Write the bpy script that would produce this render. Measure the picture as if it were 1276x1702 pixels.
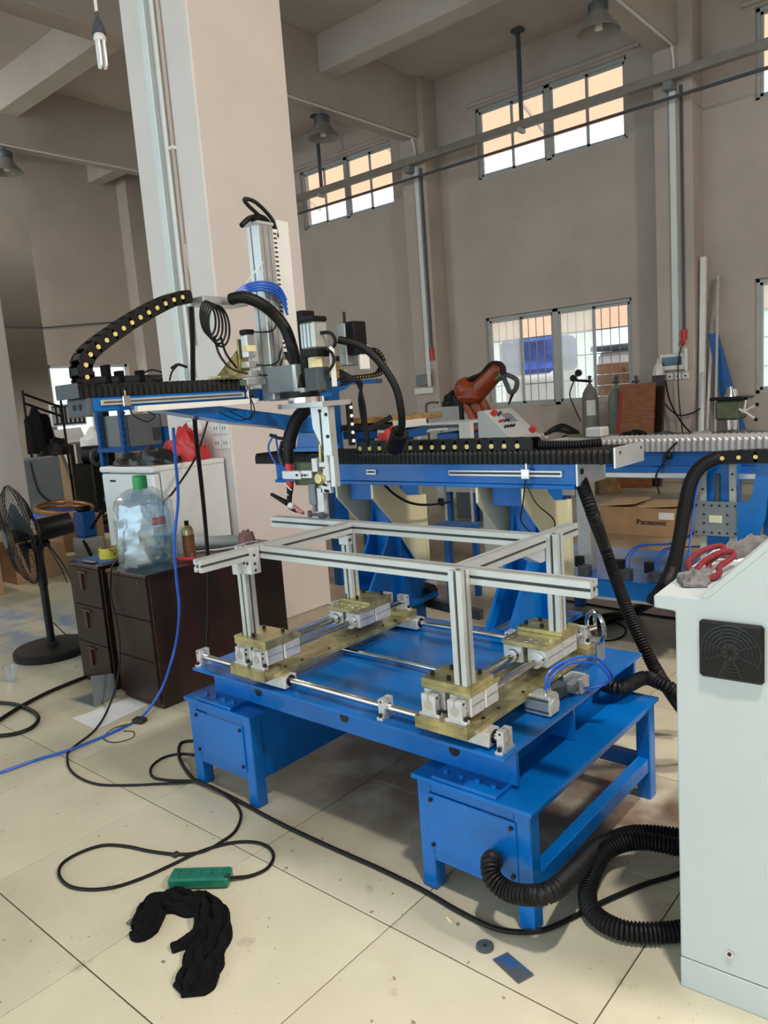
import bpy, bmesh, math, random
from mathutils import Vector, Matrix
random.seed(7)
for o in list(bpy.data.objects): bpy.data.objects.remove(o)
SC = bpy.context.scene
COL = SC.collection
# ---------------------------------------------------------------- camera
cam_data = bpy.data.cameras.new('camera'); cam = bpy.data.objects.new('camera', cam_data); COL.objects.link(cam)
pitch, roll, yaw = math.radians(8.61523541), math.radians(-4.23977559), math.radians(-40.99792461)
fw = Vector((math.cos(pitch)*math.sin(yaw), math.cos(pitch)*math.cos(yaw), -math.sin(pitch)))
rt = Vector((math.cos(yaw), -math.sin(yaw), 0)); up = rt.cross(fw)
rt, up = math.cos(roll)*rt+math.sin(roll)*up, -math.sin(roll)*rt+math.cos(roll)*up
cam.matrix_world = Matrix(((rt.x, up.x, -fw.x, 0), (rt.y, up.y, -fw.y, 0), (rt.z, up.z, -fw.z, 1.48), (0, 0, 0, 1)))
cam_data.sensor_fit = 'HORIZONTAL'; cam_data.sensor_width = 36; cam_data.lens = 1256.553/1276*36
cam_data.clip_start = .05; cam_data.clip_end = 200
SC.camera = cam
# ---------------------------------------------------------------- world, lamps, exposure
W = bpy.data.worlds.new('sky'); SC.world = W; W.use_nodes = True
bg = W.node_tree.nodes['Background']; bg.inputs[0].default_value = (.72, .9, 1, 1); bg.inputs[1].default_value = 2.0
def area(name, loc, to, sx, sy, power, col):
    l = bpy.data.lights.new(name, 'AREA'); l.shape = 'RECTANGLE'; l.size = sx; l.size_y = sy; l.energy = power; l.color = col
    o = bpy.data.objects.new(name, l); COL.objects.link(o); o.location = loc
    o.rotation_euler = (Vector(to)-Vector(loc)).to_track_quat('-Z', 'Y').to_euler(); return o
area('unseen_overhead_light', (.5, .3, 5.9), (-.9, 1.6, 0), .4, .4, 480, (1, .95, .87))
area('unseen_overhead_light', (-11.6, 1.2, 5.4), (-13.4, 3.8, 0), .5, .5, 150, (1, .92, .82))  # added lamp without a fixture, brightens the left wall
area('unseen_overhead_light', (4.6, 2.6, 5.9), (2.6, 2.9, 0), .8, .8, 360, (1, .9, .82))  # added lamp without a fixture, warms and lifts the faces turned to +X
sl = bpy.data.lights.new('sun', 'SUN'); sl.energy = 3; sl.angle = .02; so_ = bpy.data.objects.new('sun', sl); COL.objects.link(so_)
so_.rotation_euler = Vector((-.25, .6, -.76)).to_track_quat('-Z', 'Y').to_euler()
SC.view_settings.view_transform = 'Standard'; SC.view_settings.look = 'None'; SC.view_settings.gamma = 1
SC.view_settings.use_curve_mapping = False
SC.view_settings.exposure = .37
# ---------------------------------------------------------------- helpers
def mat(name, col, rough=.5, metal=0, var=.12, scale=6, bump=0, bscale=40, col2=None, spec=.5, coat=0, lo=.42, hi=.62, stretch=None, rvar=.1):
    m = bpy.data.materials.new(name); m.use_nodes = True; nt = m.node_tree; b = nt.nodes['Principled BSDF']
    b.inputs['Roughness'].default_value = rough; b.inputs['Metallic'].default_value = metal
    b.inputs['Specular IOR Level'].default_value = spec; b.inputs['Coat Weight'].default_value = coat
    b.inputs['Coat Roughness'].default_value = .12
    tc = nt.nodes.new('ShaderNodeTexCoord'); src = tc.outputs['Object']
    if stretch:
        mp = nt.nodes.new('ShaderNodeMapping'); mp.inputs['Scale'].default_value = stretch; nt.links.new(src, mp.inputs[0]); src = mp.outputs[0]
    n = nt.nodes.new('ShaderNodeTexNoise'); n.inputs['Scale'].default_value = scale; n.inputs['Detail'].default_value = 6; n.inputs['Roughness'].default_value = .6
    nt.links.new(src, n.inputs[0])
    r = nt.nodes.new('ShaderNodeValToRGB'); c = r.color_ramp
    d = col2 if col2 else tuple(v*(1-var) for v in col)
    c.elements[0].position = lo; c.elements[1].position = hi; c.elements[0].color = (*d, 1); c.elements[1].color = (*col, 1)
    nt.links.new(n.outputs['Fac'], r.inputs[0]); nt.links.new(r.outputs[0], b.inputs['Base Color'])
    if rvar:
        mr = nt.nodes.new('ShaderNodeMapRange'); mr.inputs[3].default_value = max(.02, rough-rvar); mr.inputs[4].default_value = min(1, rough+rvar)
        nt.links.new(n.outputs['Fac'], mr.inputs[0]); nt.links.new(mr.outputs[0], b.inputs['Roughness'])
    if bump:
        n2 = nt.nodes.new('ShaderNodeTexNoise'); n2.inputs['Scale'].default_value = bscale; n2.inputs['Detail'].default_value = 4
        nt.links.new(src, n2.inputs[0]); bp = nt.nodes.new('ShaderNodeBump'); bp.inputs['Strength'].default_value = bump; bp.inputs['Distance'].default_value = .01
        nt.links.new(n2.outputs['Fac'], bp.inputs['Height']); nt.links.new(bp.outputs[0], b.inputs['Normal'])
    return m
def glassy(name, col, tfac, rough=.05, diffuse=.0, dcol=(.8, .8, .78)):
    m = bpy.data.materials.new(name); m.use_nodes = True; nt = m.node_tree; nt.nodes.clear()
    out = nt.nodes.new('ShaderNodeOutputMaterial'); tr = nt.nodes.new('ShaderNodeBsdfTransparent'); tr.inputs[0].default_value = (*col, 1)
    gl = nt.nodes.new('ShaderNodeBsdfGlossy'); gl.inputs['Roughness'].default_value = rough; gl.inputs['Color'].default_value = (.9, .95, 1, 1)
    mx = nt.nodes.new('ShaderNodeMixShader'); mx.inputs[0].default_value = 1-tfac
    nt.links.new(tr.outputs[0], mx.inputs[1]); nt.links.new(gl.outputs[0], mx.inputs[2]); last = mx
    if diffuse:
        df = nt.nodes.new('ShaderNodeBsdfTranslucent'); df.inputs[0].default_value = (*dcol, 1); m2 = nt.nodes.new('ShaderNodeMixShader'); m2.inputs[0].default_value = diffuse
        nt.links.new(last.outputs[0], m2.inputs[1]); nt.links.new(df.outputs[0], m2.inputs[2]); last = m2
    nt.links.new(last.outputs[0], out.inputs[0]); return m
M = {}
M['plaster'] = mat('plaster', (.52, .45, .395), .9, var=.16, scale=.9, bump=.15, bscale=14, lo=.35, hi=.65)
M['plaster_warm'] = mat('plaster_column', (.75, .69, .65), .85, var=.08, scale=1.4, bump=.12, bscale=20, lo=.3, hi=.6)
M['plaster_cool'] = mat('plaster_cool', (.72, .78, .77), .8, var=.1, scale=1.6, bump=.12, bscale=20, lo=.3, hi=.6)
M['ceiling'] = mat('ceiling', (.58, .51, .46), .95, var=.18, scale=.7, lo=.35, hi=.65)
M['blue'] = mat('blue_paint', (.0015, .145, .51), .24, var=.2, scale=3, spec=.45, coat=.12, rvar=.08)
M['blue_far'] = mat('blue_paint_matt', (.0015, .1, .37), .4, var=.2, scale=3)
M['zinc'] = mat('yellow_zinc', (.62, .54, .26), .3, .8, scale=14, col2=(.3, .27, .14), lo=.35, hi=.62)
M['zinc_light'] = mat('zinc_plate', (.78, .68, .42), .35, .25, scale=4, col2=(.72, .74, .5), lo=.35, hi=.65)
M['steel'] = mat('polished_steel', (.72, .72, .72), .14, 1, var=.1, scale=30, rvar=.05)
M['alu'] = mat('aluminium', (.66, .68, .67), .34, .7, var=.08, scale=12)
M['alu_profile'] = mat('anodised_aluminium', (.6, .63, .61), .4, .55, var=.06, scale=10)
M['groove'] = mat('groove', (.06, .065, .065), .6, .2)
M['cast'] = mat('cast_aluminium', (.68, .69, .7), .38, .6, var=.12, scale=40, bump=.1, bscale=150)
M['black'] = mat('black_plastic', (.005, .005, .0055), .45, var=.3, spec=.3)
M['brownmetal'] = mat('brown_metal', (.1, .05, .03), .4, .4)
M['rubber'] = mat('black_rubber', (.006, .006, .0065), .5, var=.3, spec=.3)
M['gloss_black'] = mat('gloss_black', (.01, .01, .011), .25, var=.2)
M['screw'] = mat('black_screw', (.015, .014, .014), .35, .4)
M['grey'] = mat('grey_paint', (.2, .23, .25), .5, var=.1)
M['dgrey'] = mat('dark_grey_paint', (.07, .085, .1), .5, var=.15)
M['lgrey'] = mat('light_grey_paint', (.45, .47, .46), .5, var=.08)
M['white'] = mat('white_paint', (.74, .78, .77), .42, var=.03, scale=2)
M['pwhite'] = mat('white_plastic', (.78, .78, .75), .45, var=.06)
M['console'] = mat('console_paint', (.5, .55, .545), .5, var=.03, scale=3)
M['yellow'] = mat('yellow_pin', (.8, .65, .2), .5, var=.15, scale=60)
M['label'] = mat('pale_label', (.8, .72, .4), .5, var=.1)
M['red'] = mat('red_plastic', (.6, .03, .03), .35, var=.2)
M['redcloth'] = mat('red_cloth', (.2, .012, .02), .9, var=.35, scale=60, bump=.4, bscale=120)
M['greycloth'] = mat('grey_cloth', (.16, .15, .15), .95, var=.35, scale=40, bump=.4, bscale=120)
M['blackcloth'] = mat('black_cloth', (.004, .004, .0045), .95, var=.4, scale=25, bump=.5, bscale=90, spec=.2)
M['maroon'] = mat('dark_wood_veneer', (.035, .013, .01), .32, var=.4, scale=5, stretch=(1, 1, .15), coat=.2)
M['brownfront'] = mat('brown_drawer_front', (.026, .0125, .008), .4, var=.25, scale=6, coat=.05, spec=.3)
M['wood'] = mat('orange_wood', (.28, .1, .03), .5, var=.35, scale=7, stretch=(1, 1, 6))
M['card'] = mat('cardboard', (.42, .26, .14), .85, var=.15, scale=5)
M['tan'] = mat('tan_board', (.5, .36, .22), .8, var=.12, scale=4)
M['packing'] = mat('packing_tape_carton', (.5, .3, .1), .25, var=.45, scale=9, coat=.5)
M['bluehose'] = mat('blue_hose', (.02, .12, .6), .3, var=.1)
M['green'] = mat('green_plastic', (.01, .17, .11), .35, var=.25, scale=12)
M['bright_green'] = mat('green_cap', (.02, .35, .1), .35, var=.2, scale=40)
M['orange'] = mat('robot_orange', (.33, .06, .015), .35, var=.3, scale=5)
M['cylinder'] = mat('grey_green_cylinder', (.2, .22, .19), .5, var=.2, scale=6)
M['olive'] = mat('olive_machine', (.1, .12, .06), .5, var=.3)
M['paper'] = mat('paper', (.75, .77, .78), .8, var=.05)
M['canopy'] = glassy('translucent_canopy', (1, .8, .7), 1, diffuse=1, dcol=(.86, .57, .45))
M['salmon'] = mat('salmon_wall', (.62, .34, .22), .9, var=.1, scale=2)
M['extwhite'] = mat('outside_white', (.85, .85, .83), .9, var=.05)
M['extbrown'] = mat('outside_brown', (.4, .2, .1), .9, var=.4, scale=3)
M['tarp'] = mat('blue_tarpaulin', (.05, .12, .6), .5, var=.5, scale=4, bump=.5, bscale=6)
M['yellowtape'] = mat('yellow_tape', (.6, .5, .04), .4, scale=45, col2=(.12, .12, .03), lo=.36, hi=.46)
M['copper'] = mat('copper', (.5, .25, .12), .35, .7, var=.3, scale=20)
M['pink'] = mat('pink_tape', (.5, .22, .2), .6, var=.3, scale=25)
M['glass'] = glassy('window_glass', (.97, .98, .97), .93)
M['dusty'] = glassy('dusty_glass', (.92, .92, .88), .93, diffuse=.38, dcol=(.85, .83, .76))
M['pet'] = glassy('clear_bottle', (.7, .85, .95), .9, .1, diffuse=.07, dcol=(.7, .82, .92))
M['film'] = glassy('plastic_film', (.93, .95, .97), .74, .18, diffuse=.06, dcol=(.8, .86, .9))
M['water'] = glassy('water', (.86, .93, .86), .93, .05)
M['screen'] = mat('meter_window', (.03, .1, .15), .15, var=.2, scale=30)
M['ink'] = mat('black_print', (.02, .02, .02), .7)
M['redprint'] = mat('red_print', (.6, .03, .05), .6)
M['chrome'] = mat('chrome', (.8, .8, .8), .12, 1, var=.05)
M['bulb'] = mat('bulb_glass', (.85, .85, .82), .25, var=.03)
M['reflector'] = mat('lamp_reflector', (.3, .29, .27), .4, .35, var=.08, scale=20)
M['trunk'] = mat('grey_trunking', (.27, .25, .22), .5, .2, var=.1)
M['bellow_light'] = mat('grey_bellow', (.3, .3, .3), .3, var=.2)

class B:
    """collects shapes in world coordinates; obj() turns them into one mesh object"""
    def __init__(s): s.bm = bmesh.new()
    def _fin(s, vs, m):
        for v in vs:
            for f in v.link_faces: f.material_index = m
    def box(s, x0, x1, y0, y1, z0, z1, bev=0, m=0, mx=None):
        c = ((x0+x1)/2, (y0+y1)/2, (z0+z1)/2)
        r = bmesh.ops.create_cube(s.bm, size=1, matrix=Matrix.Translation(c) @ Matrix.Diagonal((abs(x1-x0), abs(y1-y0), abs(z1-z0), 1)))
        vs = r['verts']; s._fin(vs, m)
        if bev:
            es = list({e for v in vs for e in v.link_edges})
            q = bmesh.ops.bevel(s.bm, geom=es, offset=bev, segments=1, affect='EDGES', profile=.5, material=m)
            vs = q['verts']
        if mx is not None: bmesh.ops.transform(s.bm, matrix=mx, verts=list(set(vs)))
        return s
    def obox(s, p, q, w, h, bev=0, m=0, roll=0):
        """box whose axis runs p -> q, w wide and h high"""
        p, q = Vector(p), Vector(q); d = q-p; L = d.length; d.normalize()
        a = d.cross(Vector((0, 0, 1)))
        if a.length < 1e-4: a = Vector((1, 0, 0))
        a.normalize(); u = a.cross(d)
        if roll: a, u = a*math.cos(roll)+u*math.sin(roll), u*math.cos(roll)-a*math.sin(roll)
        c = (p+q)/2
        mx = Matrix(((d.x, a.x, u.x, c.x), (d.y, a.y, u.y, c.y), (d.z, a.z, u.z, c.z), (0, 0, 0, 1)))
        return s.box(-L/2, L/2, -w/2, w/2, -h/2, h/2, bev, m, mx)
    def cyl(s, p, q, r, n=16, r2=None, m=0):
        p, q = Vector(p), Vector(q); d = q-p
        mx = Matrix.Translation((p+q)/2) @ d.to_track_quat('Z', 'Y').to_matrix().to_4x4()
        k = bmesh.ops.create_cone(s.bm, cap_ends=True, segments=n, radius1=r, radius2=r if r2 is None else r2, depth=d.length, matrix=mx)
        s._fin(k['verts'], m); return s
    def sph(s, c, r, n=12, sc=(1, 1, 1), m=0):
        k = bmesh.ops.create_uvsphere(s.bm, u_segments=n, v_segments=max(6, n//2), radius=r, matrix=Matrix.Translation(c) @ Matrix.Diagonal((*sc, 1)))
        s._fin(k['verts'], m); return s
    def prism(s, axis, poly, a0, a1, m=0, bev=0):
        """polygon (u, v) extruded along axis: x -> (y, z), y -> (x, z), z -> (x, y)"""
        mk = {'x': lambda u, v, a: (a, u, v), 'y': lambda u, v, a: (u, a, v), 'z': lambda u, v, a: (u, v, a)}[axis]
        lo = [s.bm.verts.new(mk(u, v, a0)) for u, v in poly]; hi = [s.bm.verts.new(mk(u, v, a1)) for u, v in poly]
        fs = [s.bm.faces.new(lo), s.bm.faces.new(hi)]
        n = len(poly)
        for i in range(n): fs.append(s.bm.faces.new((lo[i], lo[(i+1) % n], hi[(i+1) % n], hi[i])))
        for f in fs: f.material_index = m
        bmesh.ops.recalc_face_normals(s.bm, faces=fs)
        if bev: bmesh.ops.bevel(s.bm, geom=list({e for f in fs for e in f.edges}), offset=bev, segments=1, affect='EDGES', material=m)
        return s
    def lathe(s, c, prof, n=24, axis=(0, 0, 1), m=0, close=True):
        """profile of (radius, height) turned about axis through c"""
        ax = Vector(axis).normalized(); R_ = ax.to_track_quat('Z', 'Y').to_matrix(); c = Vector(c); rings = []
        for r, h in prof:
            rings.append([s.bm.verts.new(c+R_ @ Vector((r*math.cos(2*math.pi*i/n), r*math.sin(2*math.pi*i/n), h))) for i in range(n)])
        fs = []
        for a, b in zip(rings, rings[1:]):
            for i in range(n): fs.append(s.bm.faces.new((a[i], a[(i+1) % n], b[(i+1) % n], b[i])))
        if close:
            fs.append(s.bm.faces.new(rings[0][::-1])); fs.append(s.bm.faces.new(rings[-1]))
        for f in fs: f.material_index = m
        return s
    def tube(s, pts, r, n=8, m=0, smooth=6, corr=0, pitch=.008, flat=1, closed=False, taper=None):
        P = spline(pts, smooth, closed) if smooth else [Vector(p) for p in pts]
        if corr: P = resample(P, pitch/3)
        T = []
        for i in range(len(P)):
            a, b = (P[i-1] if (i or closed) else P[i]), (P[(i+1) % len(P)] if (i+1 < len(P) or closed) else P[i]); T.append((b-a).normalized())
        N = T[0].orthogonal().normalized()
        if abs(T[0].z) < .9: N = (Vector((0, 0, 1))-T[0]*T[0].z).normalized()
        rings = []
        for i, (p, t) in enumerate(zip(P, T)):
            N = (N-t*N.dot(t)); N = N.normalized() if N.length > 1e-6 else t.orthogonal().normalized()
            Bn = t.cross(N); rr = r*(1-corr*(1 if i % 3 == 0 else 0)) if corr else r
            if taper: rr *= taper[0]+(taper[1]-taper[0])*i/(len(P)-1)
            rings.append([s.bm.verts.new(p+rr*(math.cos(2*math.pi*k/n)*N*flat+math.sin(2*math.pi*k/n)*Bn)) for k in range(n)])
        fs = []
        for a, b in zip(rings, rings[1:]+([rings[0]] if closed else [])):
            for k in range(n): fs.append(s.bm.faces.new((a[k], b[k], b[(k+1) % n], a[(k+1) % n])))
        if not closed:
            fs.append(s.bm.faces.new(rings[0])); fs.append(s.bm.faces.new(rings[-1][::-1]))
        for f in fs: f.material_index = m
        return s
    def torus(s, c, axis, R_, r, n=24, k=8, m=0):
        q = Vector(axis).to_track_quat('Z', 'Y').to_matrix(); c = Vector(c)
        return s.tube([c+q @ Vector((R_*math.cos(2*math.pi*i/n), R_*math.sin(2*math.pi*i/n), 0)) for i in range(n)], r, k, m, smooth=0, closed=True)
    def mesh(s, name, off=(0, 0, 0), ang=35):
        bmesh.ops.translate(s.bm, verts=s.bm.verts, vec=-Vector(off))
        me = bpy.data.meshes.new(name); bmesh.ops.recalc_face_normals(s.bm, faces=s.bm.faces); s.bm.to_mesh(me); s.bm.free()
        me.polygons.foreach_set('use_smooth', [True]*len(me.polygons)); me.set_sharp_from_angle(angle=math.radians(ang)); return me
    def obj(s, name, mats, parent=None, label=None, cat=None, group=None, kind=None, loc=None):
        off = wl(parent) if parent else Vector(loc or (0, 0, 0))
        me = s.mesh(name, off); o = bpy.data.objects.new(name, me); COL.objects.link(o)
        for k in (mats if isinstance(mats, (list, tuple)) else [mats]): me.materials.append(M[k])
        if parent: o.parent = parent
        else: o.location = off
        tag(o, label, cat, group, kind); return o
def spline(pts, k, closed=False):
    P = [Vector(p) for p in pts]; out = []; n = len(P)
    if n < 3 or k < 2: return P
    for i in range(n if closed else n-1):
        a, b, c, d = (P[(i-1) % n], P[i], P[(i+1) % n], P[(i+2) % n]) if closed else (P[max(i-1, 0)], P[i], P[i+1], P[min(i+2, n-1)])
        for j in range(k):
            t = j/k; out.append(.5*((2*b)+(c-a)*t+(2*a-5*b+4*c-d)*t*t+(3*b-a-3*c+d)*t**3))
    if not closed: out.append(P[-1])
    return out
def resample(P, step):
    out = [P[0]]; acc = 0
    for a, b in zip(P, P[1:]):
        L = (b-a).length; t = step-acc
        while t <= L: out.append(a.lerp(b, t/L)); t += step
        acc = L-(t-step)
    return out if len(out) > 1 else P
def wl(o):
    v = Vector((0, 0, 0))
    while o: v += o.location; o = o.parent
    return v
def tag(o, label=None, cat=None, group=None, kind=None):
    for k, v in (('label', label), ('category', cat), ('group', group), ('kind', kind)):
        if v: o[k] = v
    return o
def thing(name, label, cat, loc=(0, 0, 0), group=None):
    o = bpy.data.objects.new(name, None); COL.objects.link(o); o.location = loc; o.empty_display_size = .1
    return tag(o, label, cat, group)
def dup(root, loc, label=None, rotz=None):
    def cp(o, par):
        c = o.copy(); COL.objects.link(c); c.parent = par
        for ch in list(o.children): cp(ch, c)
        return c
    r = cp(root, None); r.location = loc
    if rotz is not None: r.rotation_euler = (0, 0, rotz)
    if label: r['label'] = label
    return r
def inst(src, name, parent, loc, rot=None):
    """a further alike part that shares mesh data"""
    o = bpy.data.objects.new(name, src); COL.objects.link(o); o.parent = parent; o.location = Vector(loc)-wl(parent)
    if rot is not None: o.rotation_euler = rot
    return o
# ================================================================ THE SETTING
PITCH, TX, TY = .603, -1.93, .818
def tile_material():
    m = mat('floor_tile', (.6, .56, .425), .38, scale=3, var=.1, spec=.4, rvar=.12, lo=.35, hi=.65); nt = m.node_tree; b = nt.nodes['Principled BSDF']
    base = b.inputs['Base Color'].links[0].from_socket
    oi = nt.nodes.new('ShaderNodeObjectInfo'); hs = nt.nodes.new('ShaderNodeHueSaturation'); mr = nt.nodes.new('ShaderNodeMapRange')
    mr.inputs[3].default_value = .93; mr.inputs[4].default_value = 1.05; nt.links.new(oi.outputs['Random'], mr.inputs[0]); nt.links.new(mr.outputs[0], hs.inputs['Value'])
    nt.links.new(base, hs.inputs['Color'])
    g = nt.nodes.new('ShaderNodeNewGeometry')
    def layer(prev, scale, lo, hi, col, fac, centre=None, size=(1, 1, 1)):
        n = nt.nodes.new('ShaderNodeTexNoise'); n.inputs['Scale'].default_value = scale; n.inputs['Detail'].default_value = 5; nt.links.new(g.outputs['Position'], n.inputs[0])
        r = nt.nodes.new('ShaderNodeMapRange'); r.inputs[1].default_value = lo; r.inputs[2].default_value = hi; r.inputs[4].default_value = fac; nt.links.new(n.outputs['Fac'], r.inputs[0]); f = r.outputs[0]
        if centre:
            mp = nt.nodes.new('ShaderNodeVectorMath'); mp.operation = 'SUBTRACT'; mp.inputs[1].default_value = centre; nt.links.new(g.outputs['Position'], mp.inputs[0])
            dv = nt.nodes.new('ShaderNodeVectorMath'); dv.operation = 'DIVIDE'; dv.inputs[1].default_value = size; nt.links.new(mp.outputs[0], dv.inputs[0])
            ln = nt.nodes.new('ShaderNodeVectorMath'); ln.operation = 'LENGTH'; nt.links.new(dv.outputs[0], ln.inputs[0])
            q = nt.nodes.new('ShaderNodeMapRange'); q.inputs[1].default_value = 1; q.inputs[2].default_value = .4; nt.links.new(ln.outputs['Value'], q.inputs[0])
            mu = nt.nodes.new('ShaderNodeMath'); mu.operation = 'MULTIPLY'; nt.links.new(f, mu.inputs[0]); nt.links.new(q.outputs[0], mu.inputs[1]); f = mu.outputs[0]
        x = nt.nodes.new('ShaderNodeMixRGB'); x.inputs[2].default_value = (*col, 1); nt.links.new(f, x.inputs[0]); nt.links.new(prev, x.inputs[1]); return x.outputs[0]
    c = layer(hs.outputs[0], 2.2, .5, .8, (.3, .25, .17), .5)
    c = layer(c, 38, .68, .72, (.09, .07, .05), .75)
    c = layer(c, 9, .66, .74, (.22, .18, .12), .45)
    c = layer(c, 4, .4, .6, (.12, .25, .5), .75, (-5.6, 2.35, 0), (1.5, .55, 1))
    c = layer(c, 5, .2, .55, (.2, .12, .07), .85, (-1.75, 2.15, 0), (1.05, .62, 1))  # brown dirt under the bench, deepened to paint its shadow warmer
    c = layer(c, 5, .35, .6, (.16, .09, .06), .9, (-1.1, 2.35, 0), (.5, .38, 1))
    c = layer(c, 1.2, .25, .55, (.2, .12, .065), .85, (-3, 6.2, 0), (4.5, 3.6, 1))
    nt.links.new(c, b.inputs['Base Color']); return m
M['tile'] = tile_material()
M['grout'] = mat('tile_joint', (.1, .08, .05), .9, var=.3)
floor = B().box(-14.6, 6.3, -7, 11.3, -.12, -.0035).obj('floor', 'grout', kind='structure')
tiles = []
for i in range(-21, 14):
    for j in range(-13, 17):
        x, y = TX+PITCH*i, TY+PITCH*j
        if x > 5.6 or y > 10.9 or x < -14.4: continue
        d = Vector((x+.3, y+.3, -1.48)); w = d.dot(fw); vis = False
        if w > .3:
            u, v = 638+1256.553*d.dot(rt)/w, 851-1256.553*d.dot(up)/w; vis = -200 < u < 1476 and v < 1950
        tiles.append((0 if vis else 1, d.length, x, y))
tiles.sort()
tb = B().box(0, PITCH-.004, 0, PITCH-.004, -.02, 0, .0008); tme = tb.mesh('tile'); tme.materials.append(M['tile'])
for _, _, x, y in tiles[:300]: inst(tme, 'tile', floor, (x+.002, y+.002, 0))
rest = B()
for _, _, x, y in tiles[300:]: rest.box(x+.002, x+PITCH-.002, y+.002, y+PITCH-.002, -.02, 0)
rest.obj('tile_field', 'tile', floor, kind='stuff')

def wall(name, axis, a0, a1, b0, b1, holes, m='plaster'):
    """wall in the plane of axis (x or y) between a0 and a1; (b, z) holes are left open"""
    bs = sorted({b0, b1, *[h[k] for h in holes for k in (0, 1)]}); zs = sorted({0, 6.55, *[h[k] for h in holes for k in (2, 3)]}); w = B()
    for p, q in zip(bs, bs[1:]):
        for r, t in zip(zs, zs[1:]):
            if any(h[0] <= p and q <= h[1] and h[2] <= r and t <= h[3] for h in holes): continue
            if axis == 'y': w.box(p, q, a0, a1, r, t)
            else: w.box(a0, a1, p, q, r, t)
    bmesh.ops.remove_doubles(w.bm, verts=w.bm.verts, dist=1e-4)
    dup_f = {}
    for f in list(w.bm.faces):
        k = tuple(round(v, 3) for v in f.calc_center_median())
        dup_f.setdefault(k, []).append(f)
    bmesh.ops.delete(w.bm, geom=[f for v in dup_f.values() if len(v) > 1 for f in v], context='FACES')
    return w.obj(name, m, kind='structure')
LOW = (1.16, 2.65); UPP = (4.83, 5.92)
back_holes = [(-7.03, -4.52, *LOW), (-7.0, -4.5, *UPP), (-2.85, -.35, *LOW), (-2.87, -.37, *UPP), (-11.1, -8.78, *UPP)]
wall('wall_back', 'y', 11, 11.24, -14.3, 6, [(-7.03, -4.52, *LOW), (-7.03, -4.52, *UPP), (-2.86, -.36, *LOW), (-2.86, -.36, *UPP), (-11.1, -8.78, *UPP)])
wall('wall_left', 'x', -14.54, -14.3, -7, 11.24, [(7.05, 8.75, 1.1, 2.55)])
wall('wall_right', 'x', 6, 6.24, -7, 11.24, [])
wall('wall_front', 'y', -7.24, -7, -14.54, 6.24, [(-13.8, 5.4, 0, 5.5)])
B().box(-14.54, 6.24, -7.24, 11.24, 6.55, 6.8).obj('ceiling', 'ceiling', kind='structure')
n = 0
for x in (-12.2, -8.2, -4.0, .15):
    n += 1; B().box(x, x+.33, -7, 11, 5.65, 6.55, .006).obj('trim_%d' % n, 'plaster', kind='structure')
for y in (-2.4, .25, 2.95, 5.6, 8.36):
    for x0, x1 in ((-14.3, -12.2), (-11.87, -8.2), (-7.87, -4.0), (-3.67, .15), (.48, 6)):
        n += 1; B().box(x0, x1, y, y+.3, 6.05, 6.55, .006).obj('trim_%d' % n, 'ceiling', kind='structure')
for x in (-12.4, -8.27, -4.0, .05):
    n += 1; B().box(x, x+.5, 10.6, 11, 0, 6.55, .012).obj('trim_%d' % n, 'plaster', kind='structure')
for y in (8.95, 3.6):
    n += 1; B().box(-14.3, -13.95, y, y+.5, 0, 6.55, .012).obj('trim_%d' % n, 'plaster', kind='structure')
n += 1; B().box(-4.585, -3.9, 3.05, 3.825, 0, 5.65, .01).obj('trim_%d' % n, 'plaster_warm', kind='structure')
n += 1; B().box(-8.62, -7.9, 2.75, 3.51, 0, 5.65, .01).obj('trim_%d' % n, 'plaster_warm', kind='structure')
n += 1; B().box(-14.3, 6, 10.95, 11, 0, 1.06, .004).obj('trim_%d' % n, 'plaster', kind='structure')
# window heads and sills of plaster
for x0, x1, z in ((-7.15, -4.3, 5.95), (-3, -.2, 5.95), (-11.3, -8.55, 5.95)):
    n += 1; B().box(x0, x1, 10.93, 11, z, z+.05, .01).obj('trim_%d' % n, 'plaster', kind='structure')

wn = 0
def window(x0, x1, z0, z1, dusty=(), bars=False):
    global wn; wn += 1; y0, y1 = 11.06, 11.14
    f = B()
    for a in ((x0, x1, z0, z0+.05), (x0, x1, z1-.05, z1), (x0, x0+.05, z0, z1), (x1-.05, x1, z0, z1), ((x0+x1)/2-.05, (x0+x1)/2+.05, z0, z1)):
        f.box(a[0], a[1], y0, y1, a[2], a[3], .004)
    w = f.obj('window_%d' % wn, 'lgrey', kind='structure')
    xs = [x0+.05, (x0*3+x1)/4, (x0+x1)/2-.05, (x0+x1)/2+.05, (x0+x1*3)/4, x1-.05]
    for i, (a, b, dy) in enumerate(((xs[0], xs[1]+.03, 0), (xs[1]-.03, xs[2], .03), (xs[3], xs[4]+.03, 0), (xs[4]-.03, xs[5], .03))):
        s = B(); ya = y0+.005+dy; yb = ya+.028
        for q in ((a, b, z0+.05, z0+.09), (a, b, z1-.09, z1-.05), (a, a+.04, z0+.05, z1-.05), (b-.04, b, z0+.05, z1-.05)): s.box(q[0], q[1], ya, yb, q[2], q[3], .003)
        so = s.obj('sash', 'lgrey', w)
        B().box(a+.035, b-.035, ya+.011, ya+.016, z0+.085, z1-.085).obj('pane', 'dusty' if i in dusty else 'glass', so)
    if bars:
        k = 18
        for i in range(1, k):
            x = x0+(x1-x0)*i/k; B().cyl((x, 11.2, z0), (x, 11.2, z1), .007, 6).obj('guard_bar', 'grey', w)
        for z in (z0+.36, z0+.74, z0+1.1): B().box(x0, x1, 11.19, 11.21, z-.008, z+.008).obj('guard_rail', 'grey', w)
window(-7.03, -4.52, *LOW, dusty=(0, 2), bars=True)
window(-7.03, -4.52, *UPP)
window(-2.86, -.36, *LOW, dusty=(0,), bars=True)
window(-2.86, -.36, *UPP)
window(-11.1, -8.78, *UPP)
wn += 1
f = B()
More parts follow.
